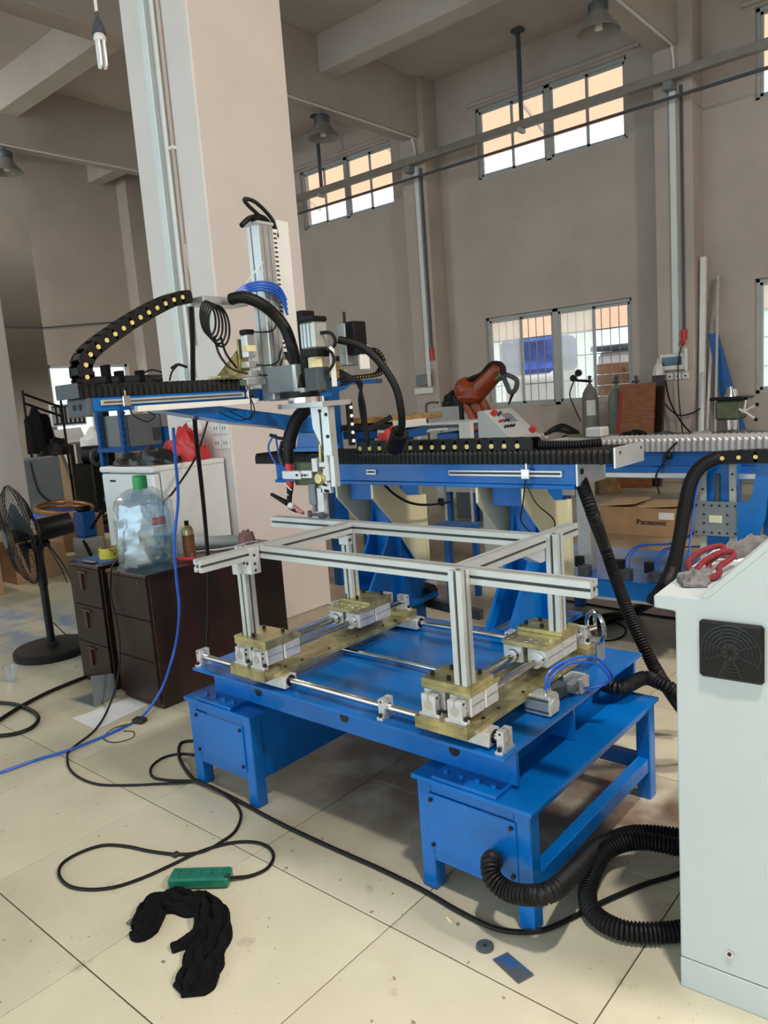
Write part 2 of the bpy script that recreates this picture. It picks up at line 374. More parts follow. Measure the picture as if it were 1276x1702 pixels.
for q in ((7.05, 8.75, 1.1, 1.16), (7.05, 8.75, 2.49, 2.55), (7.05, 7.11, 1.1, 2.55), (8.69, 8.75, 1.1, 2.55), (7.86, 7.94, 1.1, 2.55)): f.box(-14.46, -14.36, q[0], q[1], q[2], q[3], .004)
w = f.obj('window_%d' % wn, 'white', kind='structure')
for a, b in ((7.1, 7.87), (7.93, 8.7)): B().box(-14.42, -14.415, a, b, 1.15, 2.5).obj('pane', 'dusty', w)

# ---------------------------------------------------------------- outside the windows
B().box(-40, 30, 11.3, 60, -.3, -.15).obj('ground', 'lgrey', kind='structure')
aw = thing('canopy', 'translucent salmon canopy outside above the upper windows', 'canopy', (-6, 12.4, 6))
B().prism('x', [(11.3, 6.95), (13.5, 6.0), (13.5, 5.97), (11.3, 6.92)], -16, 5).obj('canopy_sheet', 'canopy', aw)
for x in range(-16, 6, 3): B().obox((x, 11.26, 6.86), (x, 13.5, 5.93), .04, .06).obj('canopy_rib', 'extwhite', aw)
bd = thing('factory_building', 'salmon factory building outside the barred window', 'building', (-12, 26, 0))
B().box(-40, -2, 26, 30, 3.3, 7).obj('upper_wall', 'salmon', bd); B().box(-40, -2, 26.05, 30, 0, 3.3).obj('lower_wall', 'extwhite', bd); B().box(-40, -2, 25.6, 30.4, 7, 7.3).obj('roof', 'extwhite', bd)
for x in range(-38, -4, 3): B().box(x, x+1.4, 25.95, 26, 4.4, 5.6).obj('window', 'dgrey', bd)
tr = thing('tarpaulin_load', 'blue tarpaulin covered load outside the barred window', 'tarpaulin', (-9.4, 15.5, 0))
B().box(-9.4, -8.05, 15.2, 16.5, 1.75, 2.56, .1).obj('tarpaulin_cover', 'tarp', tr); B().box(-9.3, -8.1, 15.3, 16.4, -.15, 1.78).obj('wrapped_load', 'extwhite', tr)
B().sph((-7.5, 14.3, .52), .67, 14, (.8, .6, 1)).obj('tarpaulin_bundle', 'tarp', label='blue tarpaulin bundle low outside the barred window', cat='tarpaulin', loc=(-7.5, 14.3, -.15))
vn = thing('truck', 'white truck parked outside behind the gas cylinders', 'truck', (-6.6, 17, 0))
B().box(-7.4, -4.8, 16, 18, .9, 2.1, .1).obj('cargo_box', 'extwhite', vn); B().box(-7.5, -4.7, 15.9, 18.1, 2.12, 2.24, .03).obj('roof_rail', 'dgrey', vn); B().box(-7.5, -5.2, 15.9, 18.1, .35, .9, .04).obj('chassis', 'extbrown', vn)
for x in (-7, -5.6): B().cyl((x, 15.9, .2), (x, 16.2, .2), .35, 18).obj('wheel', 'rubber', vn)
st = thing('timber_stack', 'brown timber stack outside the barred window by the gas cylinders', 'timber', (-6, 13.4, 0))
for k in range(10): B().box(-6.1-.02*(k % 3), -4.9, 13.2, 13.8, -.15+.195*k, .03+.195*k, .01).obj('plank', 'extbrown', st)
rf = thing('roof_truss', 'white steel roof truss outside the upper window beside the column', 'truss', (-12, 16, 6.4))
B().obox((-15.5, 16, 7.4), (-8.9, 16, 6.3), .1, .14).obj('chord', 'extwhite', rf)
for k in range(4): B().obox((-14.2+k*1.3, 16, 7.05-k*.22), (-13.5+k*1.3, 16, 7.9-k*.22), .07, .07).obj('web_bar', 'extwhite', rf)
# ================================================================ POSITIONER TABLE (blue bench with slides)
tab = thing('positioner_table', 'low blue steel bench with two pedestals carrying linear slides', 'work bench', (-1.76, 2.1, 0))
def screw(p, ax, r=.007, h=.008): return B().cyl(p, Vector(p)+Vector(ax)*h, r, 10)
def pedestal(x0, x1, hole=False, side=False):
    y0, y1 = 1.622, 2.5
    p = B().box(x0-.012, x1+.012, y0-.012, y1+.012, .352, .366, .002).obj('pedestal', 'blue', tab)
    for x in (x0, x1-.05):
        for y in (y0, y1-.05): B().box(x, x+.05, y, y+.05, 0, .352, .003).obj('leg', 'blue', p)
    B().box(x0+.05, x1-.05, y0+.002, y0+.04, .1, .142, .002).obj('cross_bar', 'blue', p)
    B().box(x0+.05, x1-.05, y0+.002, y0+.04, .318, .352, .002).obj('cross_bar', 'blue', p)
    B().box(x0+.05, x1-.05, y1-.04, y1, .1, .15, .002).obj('cross_bar', 'blue', p)
    d = B().box(x0+.042, x1-.042, y0-.006, y0+.002, .14, .318, .0015).obj('access_panel', 'blue', p)
    for x in (x0+.055, x1-.055):
        for z in (.157, .301): screw((x, y0-.006, z), (0, -1, 0), .0065, .006).obj('panel_screw', 'screw', p)
    if side:
        B().box(x1-.045, x1-.005, y0+.05, y1-.05, .105, .155, .002).obj('side_rail', 'blue', p)
        B().box(x1-.04, x1-.005, y0+.05, y1-.05, .325, .352, .002).obj('side_rail', 'blue', p)
        B().box(x0+.01, x0+.014, y0+.05, y1-.05, .1, .352).obj('back_sheet', 'blue', p)
    else:
        B().box(x1-.04, x1-.006, y0+.05, y1-.05, .1, .352, .001).obj('side_sheet', 'blue', p)
    B().box(x0+.06, x1-.1, y0-.005, y0+.1, .366, .378, .002).obj('mounting_pad', 'blue', p)
    for k in range(4): B().cyl((x0+.09+k*.055, y0+.03, .378), (x0+.09+k*.055, y0+.03, .39), .009, 6).obj('pad_bolt', 'blue', p)
    return p
pedestal(-2.515, -2.135); pr_ = pedestal(-1.36, -.978, side=True)
tp = B().box(-2.468, -1.052, 1.628, 2.585, .478, .49, .002).obj('top_plate', 'blue', tab)
wb = B()
wb.box(-2.43, -1.058, 1.698, 1.712, .377, .478)
wb.obj('front_web', 'blue', tab)
B().box(-1.155, -1.14, 1.712, 2.53, .366, .478).obj('side_web', 'blue', tab)
B().box(-2.43, -2.415, 1.712, 2.53, .366, .478).obj('side_web', 'blue', tab)
B().box(-2.43, -1.058, 2.52, 2.534, .366, .478).obj('rear_web', 'blue', tab)
for y in (2.05,): B().box(-1.14, -1.06, y, y+.012, .368, .478).obj('stiffener_rib', 'blue', tab)
for x in (-1.269, -1.719, -2.162): B().cyl((x, 1.6985, .43), (x, 1.696, .43), .019, 20).obj('web_hole', 'gloss_black', tab)

def shaft_support(name, c, ax, par, m='cast'):
    """clamp block on a foot; c = shaft centre, ax = shaft axis x or y, stands 31 mm high"""
    x, y, z = c; b = B()
    if ax == 'x':
        b.prism('x', [(y-.035, z-.035), (y+.035, z-.035), (y+.035, z-.026), (y+.024, z-.024), (y+.024, z+.03), (y-.024, z+.03), (y-.024, z-.024), (y-.035, z-.026)], x-.0115, x+.0115, bev=.001)
        o = b.obj(name, m, par)
        for s in (-1, 1): B().cyl((x+s*.0117, y, z), (x+s*.0124, y, z), .0145, 18).obj('shaft_end', 'steel', o)
        B().box(x-.012, x+.012, y-.0008, y+.0008, z+.014, z+.0305).obj('clamp_slit', 'groove', o)
        for s in (-1, 1): B().cyl((x, y+s*.029, z-.025), (x, y+s*.029, z-.014), .0055, 10).obj('foot_screw', 'screw', o)
        B().cyl((x, y-.0245, z+.022), (x, y-.0235, z+.022), .004, 8).obj('clamp_screw', 'screw', o)
    else:
        b.prism('y', [(x-.035, z-.035), (x+.035, z-.035), (x+.035, z-.026), (x+.024, z-.024), (x+.024, z+.03), (x-.024, z+.03), (x-.024, z-.024), (x-.035, z-.026)], y-.0115, y+.0115, bev=.001)
        o = b.obj(name, m, par)
        for s in (-1, 1): B().cyl((x, y+s*.0117, z), (x, y+s*.0124, z), .0145, 18).obj('shaft_end', 'steel', o)
        B().box(x-.0008, x+.0008, y-.012, y+.012, z+.014, z+.0305).obj('clamp_slit', 'groove', o)
        for s in (-1, 1): B().cyl((x+s*.029, y, z-.025), (x+s*.029, y, z-.014), .0055, 10).obj('foot_screw', 'screw', o)
        B().cyl((x+.0235, y, z+.022), (x+.0245, y, z+.022), .004, 8).obj('clamp_screw', 'screw', o)
    return o
ZR = .525
for y in (1.672, 2.42):
    B().cyl((-2.46, y, ZR), (-1.062 if y < 2 else -1.15, y, ZR), .012, 16).obj('guide_shaft', 'steel', tab)
    for x in (-2.45, -1.505, -1.075) if y < 2 else (-2.45, -1.505): shaft_support('shaft_support', (x, y, ZR), 'x', tab)
B().cyl((-2.05, 2.035, .512), (-1.2, 2.035, .512), .0085, 14).obj('cylinder_rod', 'steel', tab)
# pneumatic cylinder and its bracket at the right edge
cy = B().box(-1.155, -1.065, 1.915, 1.975, .492, .557, .006).obj('pneumatic_cylinder', 'alu', tab)
B().cyl((-1.066, 1.945, .525), (-1.062, 1.945, .525), .024, 20).obj('end_cap', 'cast', cy)
for s in (-.018, .018): B().box(-1.15, -1.07, 1.9145, 1.9155, .525+s-.003, .525+s+.003).obj('slot', 'groove', cy)
bk = B().box(-1.13, -1.065, 2.17, 2.18, .49, .545, .002).box(-1.13, -1.065, 2.12, 2.18, .49, .5, .002).box(-1.13, -1.12, 2.12, 2.18, .49, .545, .002).box(-1.075, -1.065, 2.12, 2.18, .49, .545, .002).obj('cylinder_bracket', 'cast', tab)
B().box(-1.11, -1.085, 2.1, 2.16, .5, .53, .002).obj('rod_clevis', 'grey', tab)
B().box(-1.175, -1.1, 2.0, 2.1, .492, .54, .008).obj('rod_boot', 'dgrey', tab)
for k, (dy, dz) in enumerate(((0, 0), (-.018, .02))):
    B().tube([(-1.09, 1.955+dy, .557), (-1.085, 1.965+dy, .6+dz), (-1.06, 2.03, .628+dz*.6), (-1.015, 2.115, .61+dz), (-.985, 2.15+dz, .565), (-1.0, 2.16+dz, .53), (-1.07, 2.14, .505)], .0045, 8).obj('air_tube', 'bluehose', tab)
    B().cyl((-1.09, 1.955+dy, .556), (-1.09, 1.955+dy, .57), .007, 10).obj('tube_fitting', 'chrome', tab)

def slide(x0, x1, y0, y1):
    xc = (x0+x1)/2
    pl = B().box(x0, x1, y0, y1, .543, .559, .0015).obj('slide_plate', 'zinc', tab)
    for y in (y0+.03, y0+.12, y0+.2, y0+.34, y0+.5, y1-.2, y1-.12): screw((x1-.022, y, .559), (0, 0, 1), .0055, .003).obj('plate_screw', 'screw', pl)
    for y in (1.672, 2.42):
        if y < y1:
            b = B().box(x0+.02, x1+.025, y-.03, y+.03, .5, .543, .003).obj('linear_bearing', 'cast', pl)
            B().cyl((x1+.0255, y, ZR), (x1+.027, y, ZR), .02, 20).obj('bearing_seal', 'black', b)
            B().cyl((x1+.027, y, ZR), (x1+.04, y, ZR), .0122, 16).obj('shaft_stub', 'steel', b)
    for y in (y0, y1-.075): B().box(x0, x1, y, y+.075, .559, .579, .0015).obj('spacer_block', 'zinc', pl)
    for x in (xc-.045, xc+.045):
        B().cyl((x, y0+.02, .614), (x, y1-.02, .614), .012, 16).obj('cross_shaft', 'steel', pl)
        for y in (y0+.024, y1-.03): shaft_support('shaft_support', (x, y, .614), 'y', tab)
    return pl
S1 = slide(-1.31, -1.132, 1.572, 2.375); S2 = slide(-2.152, -1.968, 1.575, 2.43)
def carriage(xc, y0, y1, u0, u1, par):
    """bearing blocks, the lower plate y0..y1 and the upper plate u0..u1"""
    for x in (xc-.045, xc+.045):
        L = (y1-y0-.01)/2
        for k in range(2):
            a = y0+.005+k*(L+.002); q = B().box(x-.037, x+.037, a, a+L-.002, .59, .6495, .004).obj('bearing_block', 'cast', par)
            B().box(x+.0371, x+.038, a+.004, a+L-.006, .622, .6235).obj('block_groove', 'groove', q)
        B().cyl((x, y0+.004, .614), (x, y0+.0055, .614), .021, 20).obj('bearing_seal', 'black', par)
        B().cyl((x, y0-.01, .614), (x, y0+.0035, .614), .0255 if x > xc else .019, 18).obj('shaft_collar', 'cast', par)
        B().cyl((x+.022, y0-.004, .62), (x+.026, y0-.004, .62), .004, 8).obj('collar_screw', 'screw', par)
    lp = B().box(xc-.084, xc+.084, y0, y1, .6495, .665, .0012).obj('lower_plate', 'zinc', par)
    for x in (-.07, -.045, .0, .03, .065):
        for y in (.018, .045):
            if u0-y0 > .05: B().cyl((xc+x, y0+y+(.01 if x > 0 else 0), .665), (xc+x, y0+y+(.01 if x > 0 else 0), .6665), .0055, 8).obj('countersunk_screw', 'chrome', lp)
    upl = B().box(xc-.084, xc+.084, u0, u1, .665, .68, .0012).obj('upper_plate', 'zinc', par)
    for x, y in ((-.065, .03), (-.04, u1-u0-.03), (.0, .02), (.05, u1-u0-.02)): B().cyl((xc+x, u0+y, .68), (xc+x, u0+y, .693), .0065, 10).obj('cap_screw', 'screw', upl)
carriage(-1.224, 1.612, 1.765, 1.612, 1.735, S1); carriage(-1.224, 2.045, 2.26, 2.148, 2.26, S1)
carriage(-2.06, 1.6, 1.77, 1.6, 1.735, S2); carriage(-2.06, 2.075, 2.28, 2.145, 2.28, S2)

# ================================================================ ALUMINIUM FIXTURE FRAME
fr = thing('fixture_frame', 'open rectangular frame of slotted aluminium profiles on four posts', 'frame', (-1.7, 1.98, .68))
def profile(name, axis, a0, a1, u, v, w=.042):
    """slotted square profile: axis x -> u=y, v=z ; y -> u=x, v=z ; z -> u=x, v=y (lower corners)"""
    t, g, d = w/2, .0045, .007
    side = [(-t, -t), (-g, -t), (-g, -t+d), (g, -t+d), (g, -t), (t, -t), (t, -g), (t-d, -g), (t-d, g), (t, g), (t, t), (g, t), (g, t-d), (-g, t-d), (-g, t), (-t, t), (-t, g), (-t+d, g), (-t+d, -g), (-t, -g)]
    b = B().prism(axis, [(u+t+p, v+t+q) for p, q in side], a0, a1)
    o = b.obj(name, 'alu_profile', fr); s = B()
    e = .0006
    for p, q in ((0, -t+d-e), (0, t-d+e), (-t+d-e, 0), (t-d+e, 0)):
        pu, pv = u+t+p, v+t+q; du, dv = (g, e) if p == 0 else (e, g)
        lo, hi = a0+.002, a1-.002
        {'x': lambda: s.box(lo, hi, pu-du, pu+du, pv-dv, pv+dv), 'y': lambda: s.box(pu-du, pu+du, lo, hi, pv-dv, pv+dv), 'z': lambda: s.box(pu-du, pu+du, pv-dv, pv+dv, lo, hi)}[axis]()
    s.obj('slot_lining', 'groove', o)
    for a in (a0-.0006, a1+.0006):
        c = B(); q = {'x': (a, u+t, v+t), 'y': (u+t, a, v+t), 'z': (u+t, v+t, a)}[axis]; dq = {'x': (.0005, 0, 0), 'y': (0, .0005, 0), 'z': (0, 0, .0005)}[axis]
        c.cyl(Vector(q)-Vector(dq), Vector(q)+Vector(dq), .0065, 12).obj('core_hole', 'groove', o)
    return o
ZB = .96
profile('front_rail', 'x', -2.024, -.8, 1.658, ZB)
profile('rear_rail', 'x', -2.515, -1.228, 2.137, ZB)
profile('side_rail', 'y', 1.416, 2.136, -2.071, ZB)
profile('side_rail', 'y', 1.7, 2.378, -1.227, ZB)
profile('post', 'z', .68, 1.004, -1.192, 1.615)
profile('post', 'z', .68, 1.004, -1.188, 2.15)
profile('post', 'z', .68, 1.0, -2.114, 1.62)
profile('post', 'z', .68, .959, -2.13, 2.17)
g = B().prism('x', [(1.612, .9595), (1.657, .9595), (1.657, .924), (1.64, .91), (1.612, .91)], -2.071, -2.029, bev=.001).box(-2.1, -2.071, 1.59, 1.657, .91, .959, .001).box(-2.029, -2.025, 1.612, 1.657, .91, 1.001, .0008).obj('corner_bracket', 'cast', fr)
for z in (.975, .945, .922): B().cyl((-2.025, 1.632, z), (-2.0235, 1.632, z), .0052, 12).obj('bracket_hole', 'ink', g)
for x in (-2.058, -2.041): B().cyl((x, 1.612, .948), (x, 1.6105, .948), .0052, 12).obj('bracket_hole', 'ink', g)
g = B().box(-2.08, -2.032, 2.105, 2.136, .915, .959, .002).box(-2.08, -2.032, 2.05, 2.136, .952, .959, .001).obj('corner_bracket', 'cast', fr)
B().cyl((-2.0315, 2.12, .935), (-2.03, 2.12, .935), .006, 10).obj('bracket_screw', 'screw', g)
g = B().prism('x', [(2.02, .959), (2.15, .959), (2.15, .915), (2.12, .915)], -1.227, -1.19, bev=.001).obj('corner_bracket', 'cast', fr)
B().box(-1.3, -1.228, 2.095, 2.137, .967, .973, .001).obj('joint_plate', 'cast', fr)

# ================================================================ WELDING GANTRY
ga = thing('welding_gantry', 'blue welding gantry with cantilever arm, black drag chains and hanging torch', 'welding machine', (-2.0, 2.85, 0))
YB, YB2 = 2.6, 2.83
B().box(-2.98, -1.297, YB, YB2, 1.1, 1.182, .003).obj('beam', 'blue', ga)
bp_ = B().box(-1.297, -1.288, YB-.002, YB2+.01, 1.096, 1.186, .001).obj('beam_end_plate', 'alu', ga)
for y, z in ((YB+.03, 1.15), (YB2-.03, 1.165)): B().cyl((-1.288, y, z), (-1.284, y, z), .012, 12).obj('end_screw', 'screw', bp_)
B().box(-2.98, -1.3, YB-.012, YB+.02, 1.085, 1.1, .001).obj('beam_lip', 'blue', ga)
def bellows(name, axis, a0, a1, b0, b1, z0, z1, pitch, par, m='rubber'):
    n = max(2, round((a1-a0)/pitch)); poly = []
    for i in range(n): poly += [(a0+(a1-a0)*i/n, z1-pitch*.45), (a0+(a1-a0)*(i+.5)/n, z1)]
    poly.append((a1, z1-pitch*.45)); b = B(); bm = b.bm; rows = []
    dz = z1-z0
    for a, z in poly:
        k = .006 if z < z1 else 0
        sec = [(b0+k, z0), (b0+k, z-.012), (b0+k+.008, z), (b1-k-.008, z), (b1-k, z-.012), (b1-k, z0)]
        rows.append([bm.verts.new((a, q, w) if axis == 'x' else (q, a, w)) for q, w in sec])
    for p, q in zip(rows, rows[1:]):
        for i in range(5): bm.faces.new((p[i], p[i+1], q[i+1], q[i]))
    bm.faces.new(rows[0]); bm.faces.new(rows[-1][::-1])
    return b.obj(name, m, par)
bellows('beam_bellows', 'x', -3.12, -1.135, YB-.02, YB2-.01, 1.182, 1.236, .0235, ga)
q = B().box(-1.135, -1.127, YB-.03, YB2, 1.168, 1.243, .001).obj('bellows_end_plate', 'alu', ga)
for y in (YB+.01, YB2-.03): B().cyl((-1.127, y, 1.222), (-1.1255, y, 1.222), .006, 10).obj('plate_screw', 'screw', q)
def link_mesh(L, w, h):
    b = B(); t = w*.14
    for s in (-1, 1):
        y = s*(w/2-t/2)
        b.prism('y', [(-L*.62, -h*.3), (-L*.45, -h/2), (L*.45, -h/2), (L*.6, -h*.3), (L*.6, h*.3), (L*.45, h/2), (-L*.45, h/2), (-L*.62, h*.3)], y-t/2*(1.15 if s else 1), y+t/2)
    b.box(-L*.32, L*.32, -w/2, w/2, h*.42, h*.5, .001); b.box(-L*.32, L*.32, -w/2, w/2, -h*.5, -h*.42, .001)
    for s in (-1, 1): b.cyl((-L*.5, s*w*.5, 0), (-L*.5, s*(w*.5+.0025), 0), h*.17, 12, m=1)
    me = b.mesh('chain_link'); me.materials.append(M['black']); me.materials.append(M['yellow']); return me
def chain(name, pts, L, w, h, par, rot90):
    """drag chain whose links follow pts; rot90: chain runs along y instead of x"""
    P = resample(spline(pts, 8), L); o = B().obox(P[0], P[1], w*.6, h*.6).obj(name, 'black', par); me = link_mesh(L, w, h)
    for a, b in zip(P, P[1:]):
        c = (a+b)/2; d = (b-a)
        if rot90: e = (0, -math.atan2(d.z, d.y), math.pi/2)
        else: e = (0, -math.atan2(d.z, d.x), 0)
        inst(me, 'chain_link', o, c, e)
    return o
chain('beam_drag_chain', [(-2.38, 2.64, 1.252), (-2.0, 2.64, 1.252), (-1.47, 2.64, 1.252)], .0598, .075, .06, ga, False)
B().tube([(-1.47, 2.64, 1.25), (-1.4, 2.66, 1.247), (-1.32, 2.69, 1.245), (-1.26, 2.74, 1.245)], .02, 12, corr=.25, pitch=.01).obj('chain_hose', 'rubber', ga)
# sensor rails on the beam
for x0, x1 in ((-1.873, -1.349), (-2.34, -2.283)):
    r = B().box(x0, x1, YB-.012, YB, 1.132, 1.156, .001).obj('sensor_rail', 'alu', ga)
    B().box(x0+.005, x1-.005, YB-.0126, YB-.0118, 1.14, 1.149).obj('slot_lining', 'groove', r)
s = B().box(-1.512, -1.475, YB-.035, YB-.01, 1.125, 1.165, .002).cyl((-1.493, YB-.022, 1.16), (-1.493, YB-.022, 1.185), .006, 10).obj('limit_switch', 'chrome', ga)
B().tube([(-1.493, YB-.03, 1.128), (-1.5, YB-.05, 1.03), (-1.51, YB-.05, .96), (-1.46, YB-.03, .91), (-1.4, YB, .93), (-1.4, YB, .97), (-1.45, YB-.03, 1.03), (-1.495, YB-.02, 1.1)], .003, 6).obj('switch_cable', 'black', s)
# two legs with zinc brackets
def leg(xl, xr, k):
    c = B().box(xl+.03, xr-.03, 2.8, 2.97, .0, 1.08, .003).obj('column', 'blue', ga)
    B().box(xl+.04, xr-.04, 2.655, 2.78, 1.0, 1.085, .002).obj('column_head', 'blue', c)
    B().box(xl-.01, xr+.01, YB, 2.98, 1.084, 1.1, .001).obj('head_plate', 'zinc', c)
    poly = [(2.592, 1.084), (2.592, 1.02), (2.725, .887), (2.93, .6), (2.985, .6), (2.985, .985), (2.95, .985), (2.84, 1.0), (2.79, 1.04), (2.775, 1.084)]
    for x in (xl, xr-.012): B().prism('x', poly, x, x+.012).obj('bracket_plate', 'zinc_light', c)
    B().box(xr-.002, xr+.004, 2.965, 2.985, .6, .985).obj('bracket_edge', 'zinc_light', c)
    for x in (xl+.045, xr-.075):
        B().prism('x', [(2.53, .491), (2.8, .491), (2.8, .95), (2.74, .78)], x, x+.014).obj('foot_gusset', 'blue', c)
    B().box(xl-.02, xr+.02, 2.586, 3.02, .45, .47, .002).obj('foot_plate', 'blue', c)
    return c
leg(-2.553, -2.312, 0); leg(-1.745, -1.517, 1)
B().tube([(-2.25, 2.6, 1.09), (-2.23, 2.64, 1.04), (-2.2, 2.72, .985), (-2.19, 2.85, .955), (-2.18, 3.02, .945)], .006, 8).obj('hanging_cable', 'black', ga)
# hose from the beam end down behind the console
B().tube([(-1.310,2.666,1.112), (-1.24, 2.62, .98), (-1.367,2.985,0.780), (-1.206,2.837,0.550), (-1.094,2.792,0.370), (-1.056,2.906,0.200), (-1.003,2.957,0.090)], .026, 14, corr=.2, pitch=.011, smooth=8).obj('cable_hose', 'rubber', ga)
# ---------------------------------------------------------------- arm along y
AX0, AX1 = -2.63, -2.5
B().box(AX0, AX1, 1.37, 2.46, 1.503, 1.553, .003).obj('arm_beam', 'blue', ga)
e = B().box(AX0-.008, AX1+.006, 1.35, 1.37, 1.487, 1.553, .004).obj('arm_end_cover', 'dgrey', ga)
for x in (-2.585, -2.545): B().cyl((x, 1.35, 1.522), (x, 1.347, 1.522), .011, 14).obj('cover_hole', 'ink', e)
bellows('arm_bellows', 'y', 1.325, 2.06, AX0-.005, AX1+.005, 1.553, 1.6, .024, ga)
bellows('arm_bellows', 'y', 2.26, 2.46, AX0-.005, AX1+.005, 1.553, 1.6, .024, ga)
e = B().box(AX0-.012, AX1+.008, 1.316, 1.325, 1.552, 1.604, .002).obj('bellows_end_plate', 'dgrey', ga)
for x in (-2.61, -2.54): B().cyl((x, 1.316, 1.595), (x, 1.314, 1.595), .004, 8).obj('plate_screw', 'chrome', e)
r = B().box(AX1, AX1+.012, 1.4, 2.04, 1.523, 1.543, .001).obj('sensor_rail', 'alu', ga); B().box(AX1+.0116, AX1+.0126, 1.41, 2.03, 1.53, 1.536).obj('slot_lining', 'groove', r)
for y in (1.49, 2.06):
    s = B().box(AX1+.008, AX1+.03, y-.015, y+.015, 1.515, 1.553, .002).cyl((AX1+.02, y, 1.553), (AX1+.02, y, 1.572), .006, 10).obj('limit_switch', 'chrome', ga)
B().tube([(AX1+.02, 1.5, 1.515), (AX1+.03, 1.51, 1.48), (AX1+.03, 1.56, 1.455), (AX1+.02, 1.6, 1.475), (AX1+.01, 1.55, 1.505)], .0025, 6).obj('switch_cable', 'black', ga)
for d in (0, .05): B().tube([(AX1+.03, 2.055, 1.52), (AX1+.05, 2.05-d*.3, 1.455), (AX1+.05, 1.97+d, 1.43), (AX1+.04, 1.88+d, 1.47)], .0025, 6).obj('switch_cable', 'black', ga)
B().box(AX1+.002, AX1+.03, 1.53, 2.1, 1.492, 1.514, .002).obj('cable_cover', 'pwhite', ga)
B().prism('x', [(1.6, 1.503), (1.86, 1.503), (2.44, 1.41), (2.46, 1.34), (2.3, 1.375), (2.0, 1.42)], AX0+.02, AX1-.01).obj('arm_brace', 'blue', ga)
# riser from the beam carriage
B().box(-2.85, -2.65, 2.6, 2.75, 1.24, 1.262, .002).obj('beam_carriage', 'blue', ga)
B().prism('y', [(-2.83, 1.262), (-2.64, 1.262), (-2.68, 1.45), (-2.77, 1.45)], 2.62, 2.634).obj('riser_plate', 'blue', ga)
B().box(-2.79, -2.69, 2.634, 2.68, 1.262, 1.5, .003).box(-2.79, AX1-.03, 2.44, 2.6, 1.5, 1.52, .002).obj('riser', 'blue', ga)
# arm drag chain with its hook-over return
chain('arm_drag_chain', [(-2.57, p[1], p[2]) for p in ((-2.535,1.396,1.585), (-2.535,1.382,1.636), (-2.535,1.392,1.685), (-2.535,1.439,1.729), (-2.535,1.536,1.789), (-2.535,1.644,1.848), (-2.535,1.755,1.899), (-2.535,1.820,1.920), (-2.535,1.891,1.926))], .0425, .075, .05, ga, True)
B().box(-2.61, -2.5, 1.89, 2.12, 1.895, 1.925, .002).obj('chain_tray', 'alu', ga)
B().tube([(-2.55, 1.9, 1.94), (-2.5, 1.84, 2.02), (-2.44, 1.79, 2.1)], .002, 5).tube([(-2.5, 2.06, 1.925), (-2.45, 2.11, 2.01), (-2.42, 2.15, 2.06)], .003, 5).obj('cable_tie_tail', 'pwhite', ga)
B().tube([(-2.460,1.998,1.911), (-2.400,2.013,1.911), (-2.370,2.068,1.886), (-2.360,2.127,1.845), (-2.340,2.164,1.786), (-2.320,2.175,1.702), (-2.270,2.139,1.621), (-2.240,2.126,1.533)], .024, 12, smooth=10).obj('cable_sleeve', 'rubber', ga)
for k in range(4): B().tube([(-2.450,2.003,1.924), (-2.44, 2.06+k*.004, 1.965-k*.008), (-2.405+.004*k, 2.13, 1.978-k*.012), (-2.395, 2.2, 1.96-k*.014), (-2.4, 2.24, 1.91-k*.02)], .005, 7).obj('air_tube', 'bluehose', ga)
for k in range(5): B().tube([(-2.5+.006*k, 1.905+.036*math.cos(a)*(1+.1*k)+.008*k, 1.838-.008*k+.066*math.sin(a)*(1+.05*k)) for a in [i*math.pi/6 for i in range(12)]], .0045, 7, closed=True).obj('coiled_cable', 'black', ga)
B().tube([(-2.49, 1.92, 1.77), (-2.48, 1.925, 1.7), (-2.46, 1.96, 1.64), (-2.43, 2.02, 1.615)], .005, 7).tube([(-2.49, 1.95, 1.77), (-2.48, 1.96, 1.7), (-2.47, 2.0, 1.64)], .005, 7).obj('hanging_cable', 'black', ga)
# ---------------------------------------------------------------- vertical axis
ZX, ZY = -2.42, 2.139
z = B().box(ZX-.075, ZX, ZY, ZY+.08, 1.5, 2.212, .004).obj('vertical_actuator', 'alu', ga)
for y in (ZY+.02, ZY+.05): B().box(ZX-.001, ZX+.0008, y, y+.008, 1.52, 2.205).obj('slot', 'grey', z)
B().box(ZX-.05, ZX-.042, ZY-.0008, ZY+.001, 1.52, 2.205).obj('slot', 'grey', z)
B().box(ZX-.08, ZX+.005, ZY-.004, ZY+.084, 2.208, 2.222, .003).obj('actuator_cap', 'lgrey', z)
B().sph((ZX-.03, ZY+.03, 2.235), .035, 12, (1, 1, .6)).tube([(ZX-.03, ZY-.06, 2.2), (ZX-.03, ZY-.01, 2.235), (ZX-.03, ZY+.06, 2.245), (ZX-.02, ZY+.1, 2.2)], .011, 8).tube([(ZX-.03, ZY+.05, 2.245), (ZX-.04, ZY-.01, 2.29), (ZX-.04, ZY-.02, 2.31), (ZX-.03, ZY+.03, 2.3), (ZX-.02, ZY+.1, 2.24), (ZX-.01, ZY+.11, 2.17)], .008, 8).obj('cable_knot', 'black', z)
rk = B().box(ZX-.04, ZX-.005, ZY+.082, ZY+.11, 1.7, 2.2, .001).obj('slotted_duct', 'pwhite', ga)
for k in range(26): B().box(ZX-.006, ZX-.004, ZY+.084, ZY+.101, 1.715+k*.0185, 1.722+k*.0185).obj('duct_slot', 'ink', rk)
B().box(ZX-.045, ZX-.01, ZY+.11, ZY+.18, 1.67, 2.24, .002).obj('duct_cover', 'pwhite', ga)
for k in range(4): B().tube([(ZX-.02, ZY+.1+k*.02, 1.72), (ZX-.005, ZY+.11+k*.022, 1.66), (ZX+.01, ZY+.14+k*.02, 1.6)], .006, 7).obj('air_tube', 'black' if k == 0 else 'bluehose', ga)
